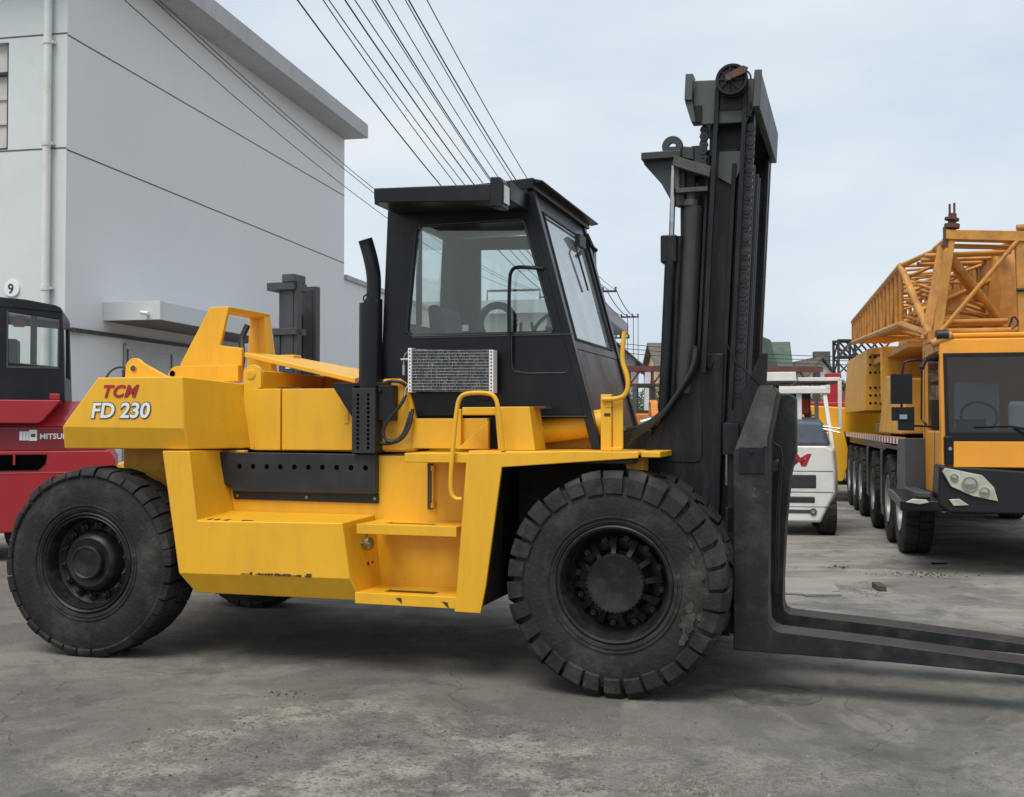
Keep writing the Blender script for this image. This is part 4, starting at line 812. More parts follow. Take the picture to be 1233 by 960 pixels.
q = MB(); q.box(X0 + .02, X0 + .12, Y0 - .04, Y0 + .35, 1.24, 1.56); q.build('corner_trim', 'craneblack', CC, .02)
q = MB(); q.cyl((X0 + .08, Y0 - .05, 1.42), (X0 + .08, Y0 - .04, 1.42), .02, 12); q.build('lock', 'steel', CC)
q = MB(); q.hexa([(X0 + .05, Y0 - .012, 1.54), (X1 - .05, Y0 - .012, 1.54), (X1 - .05, Y0 + .09, 2.48), (X0 + .05, Y0 + .09, 2.48)], [(X0 + .05, Y0 - .006, 1.54), (X1 - .05, Y0 - .006, 1.54), (X1 - .05, Y0 + .096, 2.48), (X0 + .05, Y0 + .096, 2.48)]); q.build('windscreen', 'craneglass', CC)
q = MB(); q.ring([(X0 + .035, Y0 - .016, 1.50), (X1 - .035, Y0 - .016, 1.50), (X1 - .035, Y0 + .092, 2.49), (X0 + .035, Y0 + .092, 2.49)], [(X0 + .075, Y0 - .016, 1.60), (X1 - .075, Y0 - .016, 1.60), (X1 - .075, Y0 + .085, 2.45), (X0 + .075, Y0 + .085, 2.45)], (0, -.012, 0)); q.build('windscreen_seal', 'craneblack', CC)
q = MB(); q.tube([(X0 + .35, Y0 - .035, 1.66), (X0 + .7, Y0 - .035, 1.67), (X0 + 1.0, Y0 - .035, 1.62)], .010, 6); q.tube([(X0 + .9, Y0 - .035, 1.55), (X0 + .75, Y0 - .035, 1.66)], .014, 6); q.build('wiper', 'craneblack', CC)
q = MB(); q.box(X0 + .003, X0 + .006, Y0 + .17, -.86, 1.63, 2.51); q.build('side_window', 'craneglass', CC)
q = MB(); q.box(X0 - .004, X0 - .001, Y0 + .50, Y0 + .51, .8, 2.6); q.box(X0 - .004, X0 - .001, -.62, -.61, .8, 2.6); q.box(X0 - .012, X0 - .002, -.80, -.62, 1.68, 1.70); q.tube([(X0 - .03, -.6, 2.40), (X0 - .04, -.6, 1.75), (X0 - .02, -.75, 1.7)], .010, 6); q.build('door_seam', 'craneblack', CC)
q = MB(); q.box(X0 + .3, X0 + .8, -1.3, -.8, 1.1, 1.6); q.box(X0 + .3, X0 + .8, -.95, -.8, 1.6, 2.2); q.build('driver_seat', 'cover', CC, .06, seg=3)
q = MB(); q.box(X0 + 1.4, X0 + 1.9, -1.3, -.8, 1.1, 1.6); q.box(X0 + 1.4, X0 + 1.9, -.95, -.8, 1.6, 2.2); q.build('passenger_seat', 'seat', CC, .06, seg=3)
q = MB(); q.box(X0 + .06, X1 - .06, Y0 + .08, Y0 + .45, 1.1, 1.62); q.tube([(X0 + .5 + .2 * math.cos(a), Y0 + .6 + .08 * math.sin(a), 1.78 + .17 * math.sin(a)) for a in [i * math.pi / 8 for i in range(17)]], .015, 8); q.box(X0 + .2, X0 + .5, Y0 + .2, Y0 + .35, 1.62, 1.75); q.build('dashboard', 'interior', CC, .03)
q = MB(); q.box(X0 + .75, X0 + .95, Y0 + .25, Y0 + .35, 1.62, 1.95); q.build('plastic_bag', 'cover', CC, .05, seg=3)
# bumper and lamps
q = MB(); q.hexa([(X0 - .03, Y0 - .02, 1.24), (X0 - .06, Y0 - .06, .80), (X0 + .06, Y0 - .13, .72), (X1 - .06, Y0 - .13, .72), (X1 + .06, Y0 - .06, .80), (X1 + .03, Y0 - .02, 1.24), (X0 + 1.5, Y0 - .06, 1.18), (X0 + .85, Y0 - .06, 1.18)],
    [(X0 - .03, Y0 + .40, 1.24), (X0 - .06, Y0 + .40, .80), (X0 + .06, Y0 + .4, .72), (X1 - .06, Y0 + .4, .72), (X1 + .06, Y0 + .4, .80), (X1 + .03, Y0 + .40, 1.24), (X0 + 1.5, Y0 + .4, 1.20), (X0 + .85, Y0 + .4, 1.20)])
BP = q.build('bumper', 'craneblack', CN, .03, seg=3)
q = MB(); q.prism([(X0 + .85, .80), (X0 + .95, 1.12), (X0 + 1.6, 1.12), (X0 + 1.6, .80)], 'y', Y0 - .11, Y0 - .085); q.build('grille', 'cranegrey', BP)
HLp = [(X0 - .01, 1.165), (X0 + .02, 1.21), (X0 + .40, 1.13), (X0 + .52, 1.0), (X0 + .56, .845), (X0 + .30, .90), (X0 + .08, 1.0)]
q = MB(); q.hexa([(x, Y0 - .115, z) for x, z in HLp], [(x, Y0 - .02, z) for x, z in HLp]); HL = q.build('headlight', 'lamp', CN, .008)
q = MB()
for x, z, r_ in ((X0 + .27, 1.03, .085), (X0 + .42, .945, .058), (X0 + .11, 1.10, .045)): q.lathe([(0, r_), (-.012, r_ * .97), (-.012, r_ * .86), (0, r_ * .8), (-.004, r_ * .45), (-.010, .0001)], (x, Y0 - .115, z), 28)
q.build('lamp_bowl', 'reflector', HL, split=True)
c_ = copy_part(HL, CN); c_.scale = (-1, 1, 1); c_.location = (X0 + X1, 0, 0)
q = MB(); q.prism([(X0 + .05, .86), (X0 + .16, .87), (X0 + .26, .80), (X0 + .10, .79)], 'y', Y0 - .125, Y0 - .08); q.build('fog_lamp', 'lamp', CN, .006)
q = MB(); q.prism([(-1.95, .72), (-1.95, .84), (-1.2, .90), (-.7, .90), (-.7, .80), (-1.2, .78)], 'x', -.25, X0 + .05); q.build('step_board', 'craneblack', CN, .02)
q = MB(); q.prism([(-.20, .82), (-.12, .86), (.02, .855), (.05, .82), (-.05, .80)], 'y', -1.99, -1.955); q.build('side_lamp', 'lamp', CN, .006)
q = MB(); q.box(-.05, .10, -1.8, -.6, .86, .92); q.build('step_plate', 'cranegrey', CN, .01)
# mirrors
q = MB(); q.box(-.33, -.10, -1.86, -1.76, 1.92, 2.26); q.box(-.32, -.08, -1.86, -1.76, 1.73, 1.885); q.tube([(X0, -1.65, 2.42), (-.1, -1.78, 2.42), (-.21, -1.80, 2.38), (-.21, -1.80, 1.68), (X0, -1.7, 1.66)], .014, 8, 1); q.box(-.25, -.08, -1.85, -1.74, 1.62, 1.73); q.tube([(X0, -1.72, 2.46), (.05, -1.8, 2.42), (.0, -1.85, 2.32)], .03, 8); MR = q.build('wing_mirror', 'craneblack', CN, .03, seg=3)
q = MB(); q.box(-.24, -.16, -1.867, -1.86, 1.75, 1.80); q.build('mirror_glass', 'greenmirror', MR)
# superstructure boxes (perforated) on the carrier
q = MB(); q.hexa([(-.02, 5.3, 1.92), (-.02, 10.0, 1.92), (.9, 10.0, 1.92), (.9, 5.3, 1.92)], [(.05, 5.3, 3.02), (.05, 10.0, 3.05), (.9, 10.0, 3.05), (.9, 5.3, 3.02)]); SB = q.build('counterweight_box', 'craneyel', CN, .02)
q = MB()
for i in range(9):
    for j in range(7):
        if (i < 5 or j % 2) and j != 3: q.cyl((.10 + i * .085, 5.292, 2.06 + j * .135), (.10 + i * .085, 5.302, 2.06 + j * .135), .022, 10)
q.build('vent_hole', 'craneblack', SB, split=True)
q = MB(); q.hexa([(.0, .2, 1.56), (.0, 2.9, 1.56), (.8, 2.9, 1.56), (.8, .2, 1.56)], [(.1, .2, 2.28), (.1, 2.9, 2.44), (.8, 2.9, 2.44), (.8, .2, 2.28)]); EBX = q.build('engine_cover', 'craneyel', CN, .02)
q = MB(); q.box(.05, .95, 2.95, 3.1, 2.0, 2.9); q.box(1.0, 2.6, 2.6, 7.0, 1.45, 3.0); q.build('superstructure', 'craneyel', CN, .02)
q = MB(); q.hexa([(.95, -.9, 3.02), (2.3, -.9, 3.02), (2.3, -.9, 3.9), (.95, -.9, 3.75)], [(1.0, 9, 3.1), (2.3, 9, 3.1), (2.3, 9, 4.05), (1.0, 9, 3.85)]); q.build('main_boom', 'lattice', CN, .03)
q = MB(); q.box(.95, 1.8, -.6, -.2, 2.72, 3.02); q.box(.15, .9, .6, 5.2, 2.72, 2.82); q.box(.1, .9, 5.0, 5.3, 2.9, 3.02); q.build('boom_rest', 'lattice', CN, .01)
# lattice jib
J = MB()
def bar(a, b, r): J.cyl(a, b, r, 8)
yf, yn = 7.7, -.05
def jt(y): f_ = (y - yn) / (yf - yn); return 3.73 * (1 - f_) + 3.71 * f_
def jb(y): f_ = (y - yn) / (yf - yn); return 2.98 * (1 - f_) + 3.30 * f_
def jx(y): f_ = (y - yn) / (yf - yn); return .90 * (1 - f_) + .60 * f_
bar((0, yn, jt(yn)), (0, yf, jt(yf)), .046); bar((0, yn, jb(yn)), (0, yf, jb(yf)), .050); bar((jx(yn), yn, jt(yn)), (jx(yf), yf, jt(yf)), .04); bar((jx(yn), yn, jb(yn)), (jx(yf), yf, jb(yf)), .04)
n = 16
for i in range(n + 1):
    y = yn + (yf - yn) * i / n; r_ = .029
    bar((0, y, jt(y)), (0, y, jb(y)), r_); bar((jx(y), y, jt(y)), (jx(y), y, jb(y)), r_)
    if i % 2 == 0: bar((0, y, jt(y)), (jx(y), y, jt(y)), .02); bar((0, y, jb(y)), (jx(y), y, jb(y)), .02)
    if i < n:
        y2 = yn + (yf - yn) * (i + 1) / n
        bar((0, y, jb(y)), (jx(y2), y2, jb(y2)), .018); bar((jx(y), y, jt(y)), (0, y2, jt(y2)), .018)
        if i % 2: bar((0, y, jt(y)), (0, y2, jb(y2)), .016)
# tapered joint to the tall foot frame
A1, A2, A3, A4 = (.40, -1.6, 3.86), (1.09, -1.6, 3.80), (.13, -1.6, 2.72), (1.12, -1.6, 2.74)
bar((0, yn, 3.73), A3, .042); bar((0, yn, 2.98), A3, .045); bar((0, yn, 3.73), (.30, -.9, 3.79), .035); bar((.30, -.9, 3.79), A1, .05)
bar((.90, yn, 3.73), A2, .04); bar((.9, yn, 2.98), A4, .04)
J.box(.10, .2, -1.7, -1.5, 2.62, 2.76)
for k_ in range(3):
    y = -.4 - .35 * k_
    bar((.1, y, 3.0 - .06 * k_), (1.0, y, 3.0 - .06 * k_), .035); bar((.15, y, 3.7), (1.0, y, 3.7), .03); bar((.1, y, 3.05), (1.0, y + .2, 3.45), .028); bar((.9, y, 3.05), (.1, y + .3, 3.4), .022)
rj = random.Random(4)
for _ in range(26):
    y = rj.uniform(-1.2, 3.5); z = rj.uniform(3.0, 3.65); bar((.06, y, z), (rj.uniform(.6, .95), y + rj.uniform(-.3, .5), z + rj.uniform(-.3, .3)), rj.uniform(.014, .03))
for y in (-1.0, -.4, .3): J.box(.35, .62, y, y + .12, 3.02, 3.30)
JB = J.build('jib', 'lattice', CN)
J = MB()
def strut(m, a, b, w):
    a = Vector(a); b = Vector(b); u = Vector((w, 0, 0)); v = Vector((0, w * .8, 0))
    m.hexa([a - u - v, a + u - v, a + u + v, a - u + v], [b - u - v, b + u - v, b + u + v, b - u + v])
strut(J, (.20, -1.62, 2.68), (.36, -1.62, 3.86), .05); strut(J, (.10, -1.45, 2.68), (.33, -1.2, 3.80), .05)
strut(J, (1.11, -1.62, 2.70), (1.08, -1.62, 3.82), .045)
J.hexa([(.30, -1.68, 3.80), (1.5, -1.68, 3.72), (1.5, -1.68, 3.84), (.30, -1.68, 3.91)], [(.30, -1.50, 3.80), (1.5, -1.50, 3.72), (1.5, -1.50, 3.84), (.30, -1.50, 3.91)])
J.cyl((1.05, -1.65, 3.90), (1.4, -1.65, 3.91), .04, 12)
J.cyl((.24, -1.66, 2.75), (1.06, -1.66, 3.76), .026, 10); J.cyl((.34, -1.50, 3.68), (1.05, -1.0, 2.85), .045, 10); J.cyl((.36, -1.4, 3.60), (1.05, -.7, 2.85), .04, 10)
J.cyl((.3, -1.55, 3.74), (1.08, -1.4, 3.72), .03, 10); J.cyl((.3, -1.4, 3.66), (1.08, -1.2, 3.70), .03, 10); J.cyl((.22, -1.66, 2.66), (1.6, -1.66, 2.66), .045, 12); J.cyl((.22, -1.5, 2.76), (1.1, -1.5, 2.76), .035, 12); J.cyl((.3, -1.4, 2.88), (1.0, -1.4, 2.88), .03, 12)
J.cyl((.12, -1.75, 2.60), (.35, -1.75, 2.70), .05, 12)
J.hexa([(.95, -1.1, 2.78), (1.5, -1.1, 2.78), (1.5, -1.1, 3.35), (1.0, -1.1, 3.30)], [(.80, -.95, 2.78), (1.5, -.95, 2.78), (1.5, -.95, 3.75), (.95, -.95, 3.75)])
J.build('jib_foot_frame', 'lattice', JB, .008)
J = MB(); J.cyl((.37, -1.62, 3.90), (.38, -1.62, 4.10), .045, 12); J.cyl((.37, -1.62, 3.93), (.375, -1.62, 3.98), .085, 12); J.cyl((.37, -1.62, 4.02), (.375, -1.62, 4.05), .08, 12); J.box(.34, .36, -1.64, -1.6, 4.08, 4.21); J.box(.39, .41, -1.64, -1.6, 4.08, 4.22); J.box(.28, .33, -1.66, -1.58, 3.70, 3.95); J.build('pin_joint', 'rust', JB, .003)
J = MB(); J.cyl((.17, -1.76, 2.70), (.30, -1.76, 2.70), .06, 14); J.tube([(.95, -1.7, 2.78), (1.0, -1.7, 2.92), (1.06, -1.7, 2.82), (.98, -1.7, 2.76)], .012, 6, 1); J.cyl((1.04, -1.67, 3.2), (1.16, -1.67, 3.2), .02, 8); J.build('cable_fitting', 'chain', JB)

# ------------------------------------------------------------------ far yard
def at(u, v, Z):      # planning aid: a point seen from the tripod at distance Z
    return ((u - 616.5) / 1312 * Z, Z, 1.70 + (510 - v) / 1312 * Z)
# office block seen through the cab
OB = thing('office_block', 'cream two storey block with flat overhanging roof behind the cab', 'building', (3.25, 50.0, 0), BT)
q = MB(); q.box(-14, 0, 0, 12, 0, 6.75); q.build('wall', 'cream', OB)
q = MB(); q.box(-14.6, .9, -.9, 12.5, 6.75, 7.35); q.build('flat_roof', 'eave', OB)
for i in range(7):
    for z in (1.2, 3.9):
        w = MB(); w.box(-13 + i * 1.8, -12 + i * 1.8, -.03, .02, z, z + 1.3); fw = w.build('window', 'housewhite', OB)
        w = MB(); w.box(-12.94 + i * 1.8, -12.06 + i * 1.8, -.045, -.031, z + .06, z + 1.24); w.build('pane', 'winglass', fw)
w = MB(); w.tube([(-4.5, 0, 7.3), (-4.5, 0, 7.9), (-2.0, 0, 7.9), (-2.0, 0, 7.3)], .06, 6); w.build('roof_railing', 'cranegrey', OB)
# houses
def house(name, label, x, y, th, w, d, he, hr, wall, roof, grp=None, ridge='x', eave=.4):
    t = thing(name, label, 'house', (x, y, 0), th)
    q = MB(); q.box(-w / 2, w / 2, 0, d, 0, he)
    if ridge == 'x': q.prism([(0, he), (d / 2, hr - .1), (d, he)], 'x', -w / 2, w / 2)
    else: q.prism([(-w / 2, he), (0, hr - .1), (w / 2, he)], 'y', 0, d)
    q.build('wall', wall, t)
    q = MB()
    if ridge == 'x':
        k = (hr - he) / (d / 2)
        q.prism([(-eave, he - eave * k), (d / 2, hr), (d + eave, he - eave * k), (d + eave, he - eave * k + .12), (d / 2, hr + .15), (-eave, he - eave * k + .12)], 'x', -w / 2 - eave, w / 2 + eave)
    else:
        k = (hr - he) / (w / 2)
        q.prism([(-w / 2 - eave, he - eave * k), (0, hr), (w / 2 + eave, he - eave * k), (w / 2 + eave, he - eave * k + .12), (0, hr + .15), (-w / 2 - eave, he - eave * k + .12)], 'y', -eave, d + eave)
    r_ = q.build('roof', roof, t)
    for xx in (-w * .28, w * .2):
        for z in ([1.0] if he < 4 else [1.0, he - 1.9]):
            f_ = MB(); f_.box(xx - .5, xx + .5, -.03, .01, z, z + 1.2); fo = f_.build('window', 'housewhite', t)
            g_ = MB(); g_.box(xx - .44, xx + .44, -.04, -.031, z + .06, z + 1.14); g_.build('pane', 'winglass', fo)
    return t, r_
Hx = at(735, 0, 62); house('house', 'white house with dark pitched roof just right of the cab', Hx[0] - .6, 62, rad(8), 4.0, 8, 5.3, 7.0, 'housewhite', 'roofgrey', ridge='y', eave=.6)
Hx = at(829, 0, 70); house('house', 'pale yellow house half hidden behind the black mast', Hx[0], 70, rad(0), 3.6, 7, 5.4, 7.0, 'houseyel', 'roofgrey')
Hx = at(899, 0, 75); t_, r_ = house('house', 'house with steep green tiled roof right of the mast', Hx[0], 75, rad(10), 5.6, 7, 4.8, 7.4, 'housewhite', 'roofgreen')
q = MB(); q.prism([(-2.6, 5.0), (-1.6, 9.2), (.2, 8.0), (1.6, 7.4), (2.2, 5.0)], 'y', -.5, 3.0); q.build('roof_tower', 'roofgreen', t_)
Hx = at(989, 0, 70); t_, r_ = house('house', 'white house with brown gable roof between the mast and crane', Hx[0], 70, rad(0), 2.7, 7, 4.2, 5.9, 'housewhite', 'roofgrey', ridge='y', eave=.45)
q = MB(); q.box(-.1, .9, 1.0, 1.6, 5.4, 6.4); q.build('chimney', 'roofgrey', t_)
# yard wall
q = MB(); q.box(-9, 26, 0, .3, 0, 2.75); YW = q.build('yard_wall', 'housewhite'); YW.location = (4, 58, 0); tag(YW, 'long white boundary wall at the far end of the yard', 'wall')
# red oxide gantry
GN = thing('gantry_beam', 'dark red steel gantry truss crossing the yard at the far end', 'gantry', (4.0, 40, 0), rad(-4))
q = MB(); q.box(-1.5, 7.6, 0, .35, 3.62, 3.82); q.box(-1.5, 6.6, 0, .25, 3.05, 3.17); 
for i in range(10):
    x = -1.4 + i * .85; q.hexa([(x, .05, 3.12), (x + .07, .05, 3.12), (x + .07, .15, 3.12), (x, .15, 3.12)], [(x + .42, .05, 3.66), (x + .5, .05, 3.66), (x + .5, .15, 3.66), (x + .42, .15, 3.66)]); q.hexa([(x + .86, .05, 3.12), (x + .93, .05, 3.12), (x + .93, .15, 3.12), (x + .86, .15, 3.12)], [(x + .42, .05, 3.66), (x + .5, .05, 3.66), (x + .5, .15, 3.66), (x + .42, .15, 3.66)])
    q.box(x, x + .08, .02, .2, 3.1, 3.7)
q.build('truss', 'truss', GN)
for x in (-1.2, .9, 7.3): q = MB(); q.box(x, x + .2, .02, .25, 0, 3.6); q.build('leg', 'housewhite' if x < 1 else 'cranegrey', GN)
q = MB(); q.box(4.1, 4.4, -.2, .3, 3.1, 4.0); q.build('hoist', 'truss', GN)
# red machine, yellow loader, excavator, folded black lattice
RM = thing('drilling_rig', 'red machine standing between the white forklift and the crane', 'machine', at(1012, 0, 30)[:2] + (0,), rad(10))
q = MB(); q.box(-.9, 1.0, 0, 3.5, .5, 2.3); q.build('body', 'redpaint', RM, .05)
q = MB(); q.box(-.35, .05, .2, .7, 2.3, 3.1); q.box(.2, .9, .4, 1.5, 2.3, 2.6); q.build('mast', 'redpaint', RM, .02)
for x in (-.95, .75): q = MB(); q.box(x, x + .35, -.2, 3.6, 0, .6); q.build('track', 'blacktrim', RM, .15, seg=4)
YL = thing('wheel_loader', 'yellow loader half hidden between the white forklift and the crane', 'loader', at(1018, 0, 24)[:2] + (0,), rad(12))
q = MB(); q.hexa([(-1.1, 0, 1.6), (1.6, 0, 1.35), (1.6, 0, 1.95), (-1.1, 0, 2.12)], [(-1.1, .5, 1.6), (1.6, .5, 1.35), (1.6, .5, 1.95), (-1.1, .5, 2.12)]); q.box(-.6, 1.2, .5, 3.2, .9, 1.9); q.build('body', 'yellow', YL, .03)
q = MB(); q.prism([(-.35, .45), (-.45, 1.5), (-.1, 1.62), (.05, 1.0), (-.1, .45)], 'y', -.5, .1); q.build('lift_arm', 'yellow', YL, .02)
for x in (-.7, .8):
    for y in (.6, 2.6): t = MB(); t.lathe([(0, .2), (0, .45), (.05, .52), (.3, .52), (.35, .45), (.35, .2), (0, .2)], (x, y, .52), 24, 'x'); t.lathe([(.05, .0001), (.05, .2)], (x, y, .52), 16, 'x'); t.build('wheel', 'rubber', YL)
text('H', .3, (-.75, -.006, 1.78), (1, 0, 0), (0, 0, 1), 'outline', YL)
EXC = thing('excavator', 'small orange excavator beyond the cab front, left of the mast', 'excavator', at(783, 0, 33)[:2] + (0,), rad(0))
q = MB(); q.box(-.42, .42, 0, 1.8, 1.2, 2.0); q.box(-.35, .35, .3, 1.6, 2.0, 2.1); q.build('body', 'excav', EXC, .05)
q = MB(); q.ring([(-.38, .3, 2.0), (.2, .3, 2.0), (.2, .3, 2.9), (-.38, .3, 2.9)], [(-.32, .3, 2.1), (.14, .3, 2.1), (.14, .3, 2.82), (-.32, .3, 2.82)], (0, 1.1, 0)); q.build('cab', 'blacktrim', EXC)
q = MB(); q.hexa([(-.1, -.2, 1.4), (.12, -.2, 1.4), (.12, .1, 1.4), (-.1, .1, 1.4)], [(-.1, -.9, 2.3), (.12, -.9, 2.3), (.12, -.6, 2.4), (-.1, -.6, 2.4)]); q.hexa([(-.1, -.9, 2.3), (.1, -.9, 2.3), (.1, -.65, 2.35), (-.1, -.65, 2.35)], [(-.1, -1.3, 1.5), (.1, -1.3, 1.5), (.1, -1.1, 1.5), (-.1, -1.1, 1.5)]); q.build('boom', 'excav', EXC, .02)
q = MB(); q.prism([(-1.5, 1.1), (-1.5, 1.6), (-1.1, 1.6), (-1.0, 1.2)], 'x', -.35, .35); q.build('bucket', 'cranegrey', EXC, .02)
for x in (-.6, .3): q = MB(); q.box(x, x + .3, -.2, 2.0, 0, .5); q.build('track', 'blacktrim', EXC, .15, seg=4)
q = MB(); q.box(-.4, .4, 0.1, 1.7, .4, 1.25); q.build('undercarriage', 'cranegrey', EXC)
LJ = MB()
a0 = at(1010, 0, 33)
for i in range(9):
    z = .2 + i * .5
    for p, qd in (((0, 0), (.5, 0)), ((.5, 0), (.5, .5)), ((.5, .5), (0, .5)), ((0, .5), (0, 0))):
        LJ.cyl((p[0], p[1], z), (qd[0], qd[1], z + .5 if i < 8 else z), .025, 6)
for p in ((0, 0), (.5, 0), (.5, .5), (0, .5)): LJ.cyl((p[0], p[1], 0), (p[0], p[1], 4.25), .04, 6)
for i in range(4):
    LJ.cyl((.0 + i * .4, 0, 4.2), (.4 + i * .4, 0, 3.75), .03, 6); LJ.cyl((i * .4, 0, 3.75), (.4 + i * .4, 0, 4.2), .03, 6); LJ.cyl((i * .4, .5, 4.2), (.4 + i * .4, .5, 3.75), .03, 6)
for y in (0, .5):
    LJ.cyl((0, y, 4.22), (1.7, y, 4.22), .04, 6); LJ.cyl((0, y, 3.72), (1.7, y, 3.72), .04, 6)
o = LJ.build('lattice_tower', 'blacktrim'); o.location = (a0[0], 33, 0); tag(o, 'black lattice tower rising left of the crane jib', 'tower')
# crates/pallet stack under the gantry to fill the yard
for i, (u, z_, lab, m_) in enumerate(((842, 36, 'grey container box behind the mast', 'cranegrey'), (968, 44, 'white container box beyond the white forklift', 'housewhite'))):
    p = at(u, 0, z_); q = MB(); q.box(-1.4, 1.4, 0, 2.2, .1, 2.45)
    for k_ in range(11): q.box(-1.35 + k_ * .26, -1.25 + k_ * .26, -.03, 0, .2, 2.35)
    o = q.build('container', m_, None, .01); o.location = (p[0], z_, 0); tag(o, lab, 'container')

# trees beyond the yard
def tree(x, y, h_, r_, label):
    t = thing('tree', label, 'tree', (x, y, 0))
    k = MB(); k.cyl((0, 0, 0), (.1, 0, h_ * .5), .14, 8, .08)
    for i in range(5):
        a = i * 1.26; k.cyl((.08, 0, h_ * (.3 + .04 * i)), (r_ * .6 * math.cos(a), r_ * .6 * math.sin(a), h_ * (.6 + .05 * i)), .05, 6, .02)
    k.build('trunk', 'bark', t)
    k = MB(); cl = [(random.uniform(-1, 1) * r_ * .8, random.uniform(-1, 1) * r_ * .8, h_ * random.uniform(.35, .92)) for _ in range(16)]
    for i in range(1500):
        c = random.choice(cl); d = Vector((random.gauss(0, 1), random.gauss(0, 1), random.gauss(0, 1))).normalized() * random.uniform(.2, 1) ** .5 * r_ * .42
        p = Vector(c) + d; u = Vector((random.gauss(0, 1), random.gauss(0, 1), random.gauss(0, .6))).normalized() * .09; v = u.orthogonal().normalized() * .05
        k.add([p - u, p + v, p + u, p - v], [(0, 1, 2, 3)])
    k.build('crown', 'leaf', t)
p = at(772, 0, 46); tree(p[0], 46, 3.4, 1.3, 'leafy tree under the gantry just left of the excavator')
p = at(800, 0, 52); tree(p[0], 52, 3.6, 1.4, 'leafy tree behind the small orange excavator')
p = at(985, 0, 56); tree(p[0], 56, 4.0, 1.6, 'leafy tree in front of the brown gable house')

# ------------------------------------------------------------------ poles and wires
def pole(x, y, h_, arms, label, drops=None, ang=0):
    t = thing('power_pole', label, 'utility pole', (x, y, 0), rad(11.4), 'power poles along the street')
    k = MB(); k.cyl((0, 0, 0), (0, 0, h_ + .3), .14, 12, .10); k.build('post', 'concretepole', t)
    for z, xl, xr in arms:
        k = MB(); k.box(xl, xr, -.14, -.06, z - .10, z - .02); c = k.build('crossarm', 'wire', t)
        k = MB(); n_ = 4
        for i in range(n_):
            xx = xl + .05 + (xr - xl - .1) * i / (n_ - 1); k.cyl((xx, -.1, z - .02), (xx, -.1, z + .12), .045, 8)
        k.build('insulator', 'insulator', c)
    if drops:
        for xx in drops[0]: k = MB(); k.cyl((xx, -.1, drops[1]), (xx, -.1, drops[2]), .018, 6); k.build('drop_wire', 'wire', t)
    return t
pole(3.3, 45, 7.0, [(7.2, -.6, 1.05), (6.45, -.9, .5), (7.02, -2.2, -1.3)], 'power pole just right of the cab windscreen')
pole(5.55, 60, 7.0, [(7.6, .45, 1.45), (6.46, .15, .95)], 'farther power pole with four drop wires beyond the cab', ([.50, .83, 1.15, 1.41], 5.2, 7.6))
D = Vector((math.sin(rad(11.4)), math.cos(rad(11.4)), 0))
WR = [((2.526, 6.339), .003085, .029546), ((2.767, 6.373), .003183, .0262), ((2.973, 6.408), .002611, .016647), ((3.179, 6.442), .002793, .021076), ((3.386, 6.477), .002362, .012706), ((2.871, 7.2), .002661, .002881),
      ((3.146, 7.2), .003232, .031604), ((3.421, 7.2), .003293, .037073), ((3.731, 7.235), .003457, .044248), ((4.006, 7.235), .0034, .05681), ((4.281, 7.235), .003355, .05465),
      ((1.152, 7.03), .003253, .09578), ((1.496, 7.027), .003016, .087058), ((1.771, 7.027), .00298, .091957)]
ORD = ['leftmost', 'second', 'third', 'fourth', 'fifth', 'sixth', 'seventh', 'eighth', 'ninth', 'tenth', 'rightmost']
for i, ((x, z), a_, b_) in enumerate(WR):
    k = MB(); pts = []
    for j in range(33):
        s_ = -60 * j / 32; pts.append(Vector((x, 45, 0)) + D * s_ + Vector((0, 0, a_ * s_ * s_ + b_ * s_ + z)))
    k.tube(pts, .007 if i > 10 else .0095 if i % 3 else .013, 6)
    lab = (ORD[i] + (' of the eleven power wires above the cab roof' if i in (0, 10) else ' from the left of eleven power wires above the cab roof')) if i < 11 else ['lowest', 'middle', 'topmost'][i - 11] + ' of three thin wires passing in front of the warehouse wall'
    tag(k.build('power_wire', 'wire'), lab, 'wire', 'overhead wires of the street')
def span(p0, p1, sag, label):
    k = MB(); p0 = Vector(p0); p1 = Vector(p1)
    k.tube([p0.lerp(p1, j / 12) - Vector((0, 0, sag * 4 * (j / 12) * (1 - j / 12))) for j in range(13)], .02, 6); tag(k.build('power_wire', 'wire'), label, 'wire', 'overhead wires of the street')
for i in range(3): span((3.5 + i * .4, 45, 7.25), (6.2 + i * .3, 60, 7.6), .25, ['left', 'middle', 'right'][i] + ' wire of three running between the two distant poles')
for i in range(3): span((5.0, 66, 6.7 - i * .28), (26.0, 66, 5.7 - i * .22), .3, ['upper', 'middle', 'lower'][i] + ' of three level wires crossing the sky behind the mast')

# ------------------------------------------------------------------ ground
gm = bpy.data.materials.new('yard_concrete'); gm.use_nodes = True
nt = gm.node_tree; N = nt.nodes; L = nt.links; b = N['Principled BSDF']; tc = N.new('ShaderNodeTexCoord')
def noise(sc, det=6, rough=.6, dist=0, mp=None):
    n = N.new('ShaderNodeTexNoise'); n.inputs['Scale'].default_value = sc; n.inputs['Detail'].default_value = det; n.inputs['Roughness'].default_value = rough; n.inputs['Distortion'].default_value = dist
    if mp:
        m = N.new('ShaderNodeMapping'); m.inputs['Scale'].default_value = mp; L.new(tc.outputs['Object'], m.inputs[0]); L.new(m.outputs[0], n.inputs['Vector'])
    else: L.new(tc.outputs['Object'], n.inputs['Vector'])
    return n.outputs['Fac']
def mrange(src, a, b_, c=0, d=1, smooth=True):
    m = N.new('ShaderNodeMapRange'); m.inputs[1].default_value = a; m.inputs[2].default_value = b_; m.inputs[3].default_value = c; m.inputs[4].default_value = d
    if smooth: m.interpolation_type = 'SMOOTHSTEP'
    L.new(src, m.inputs[0]); return m.outputs[0]
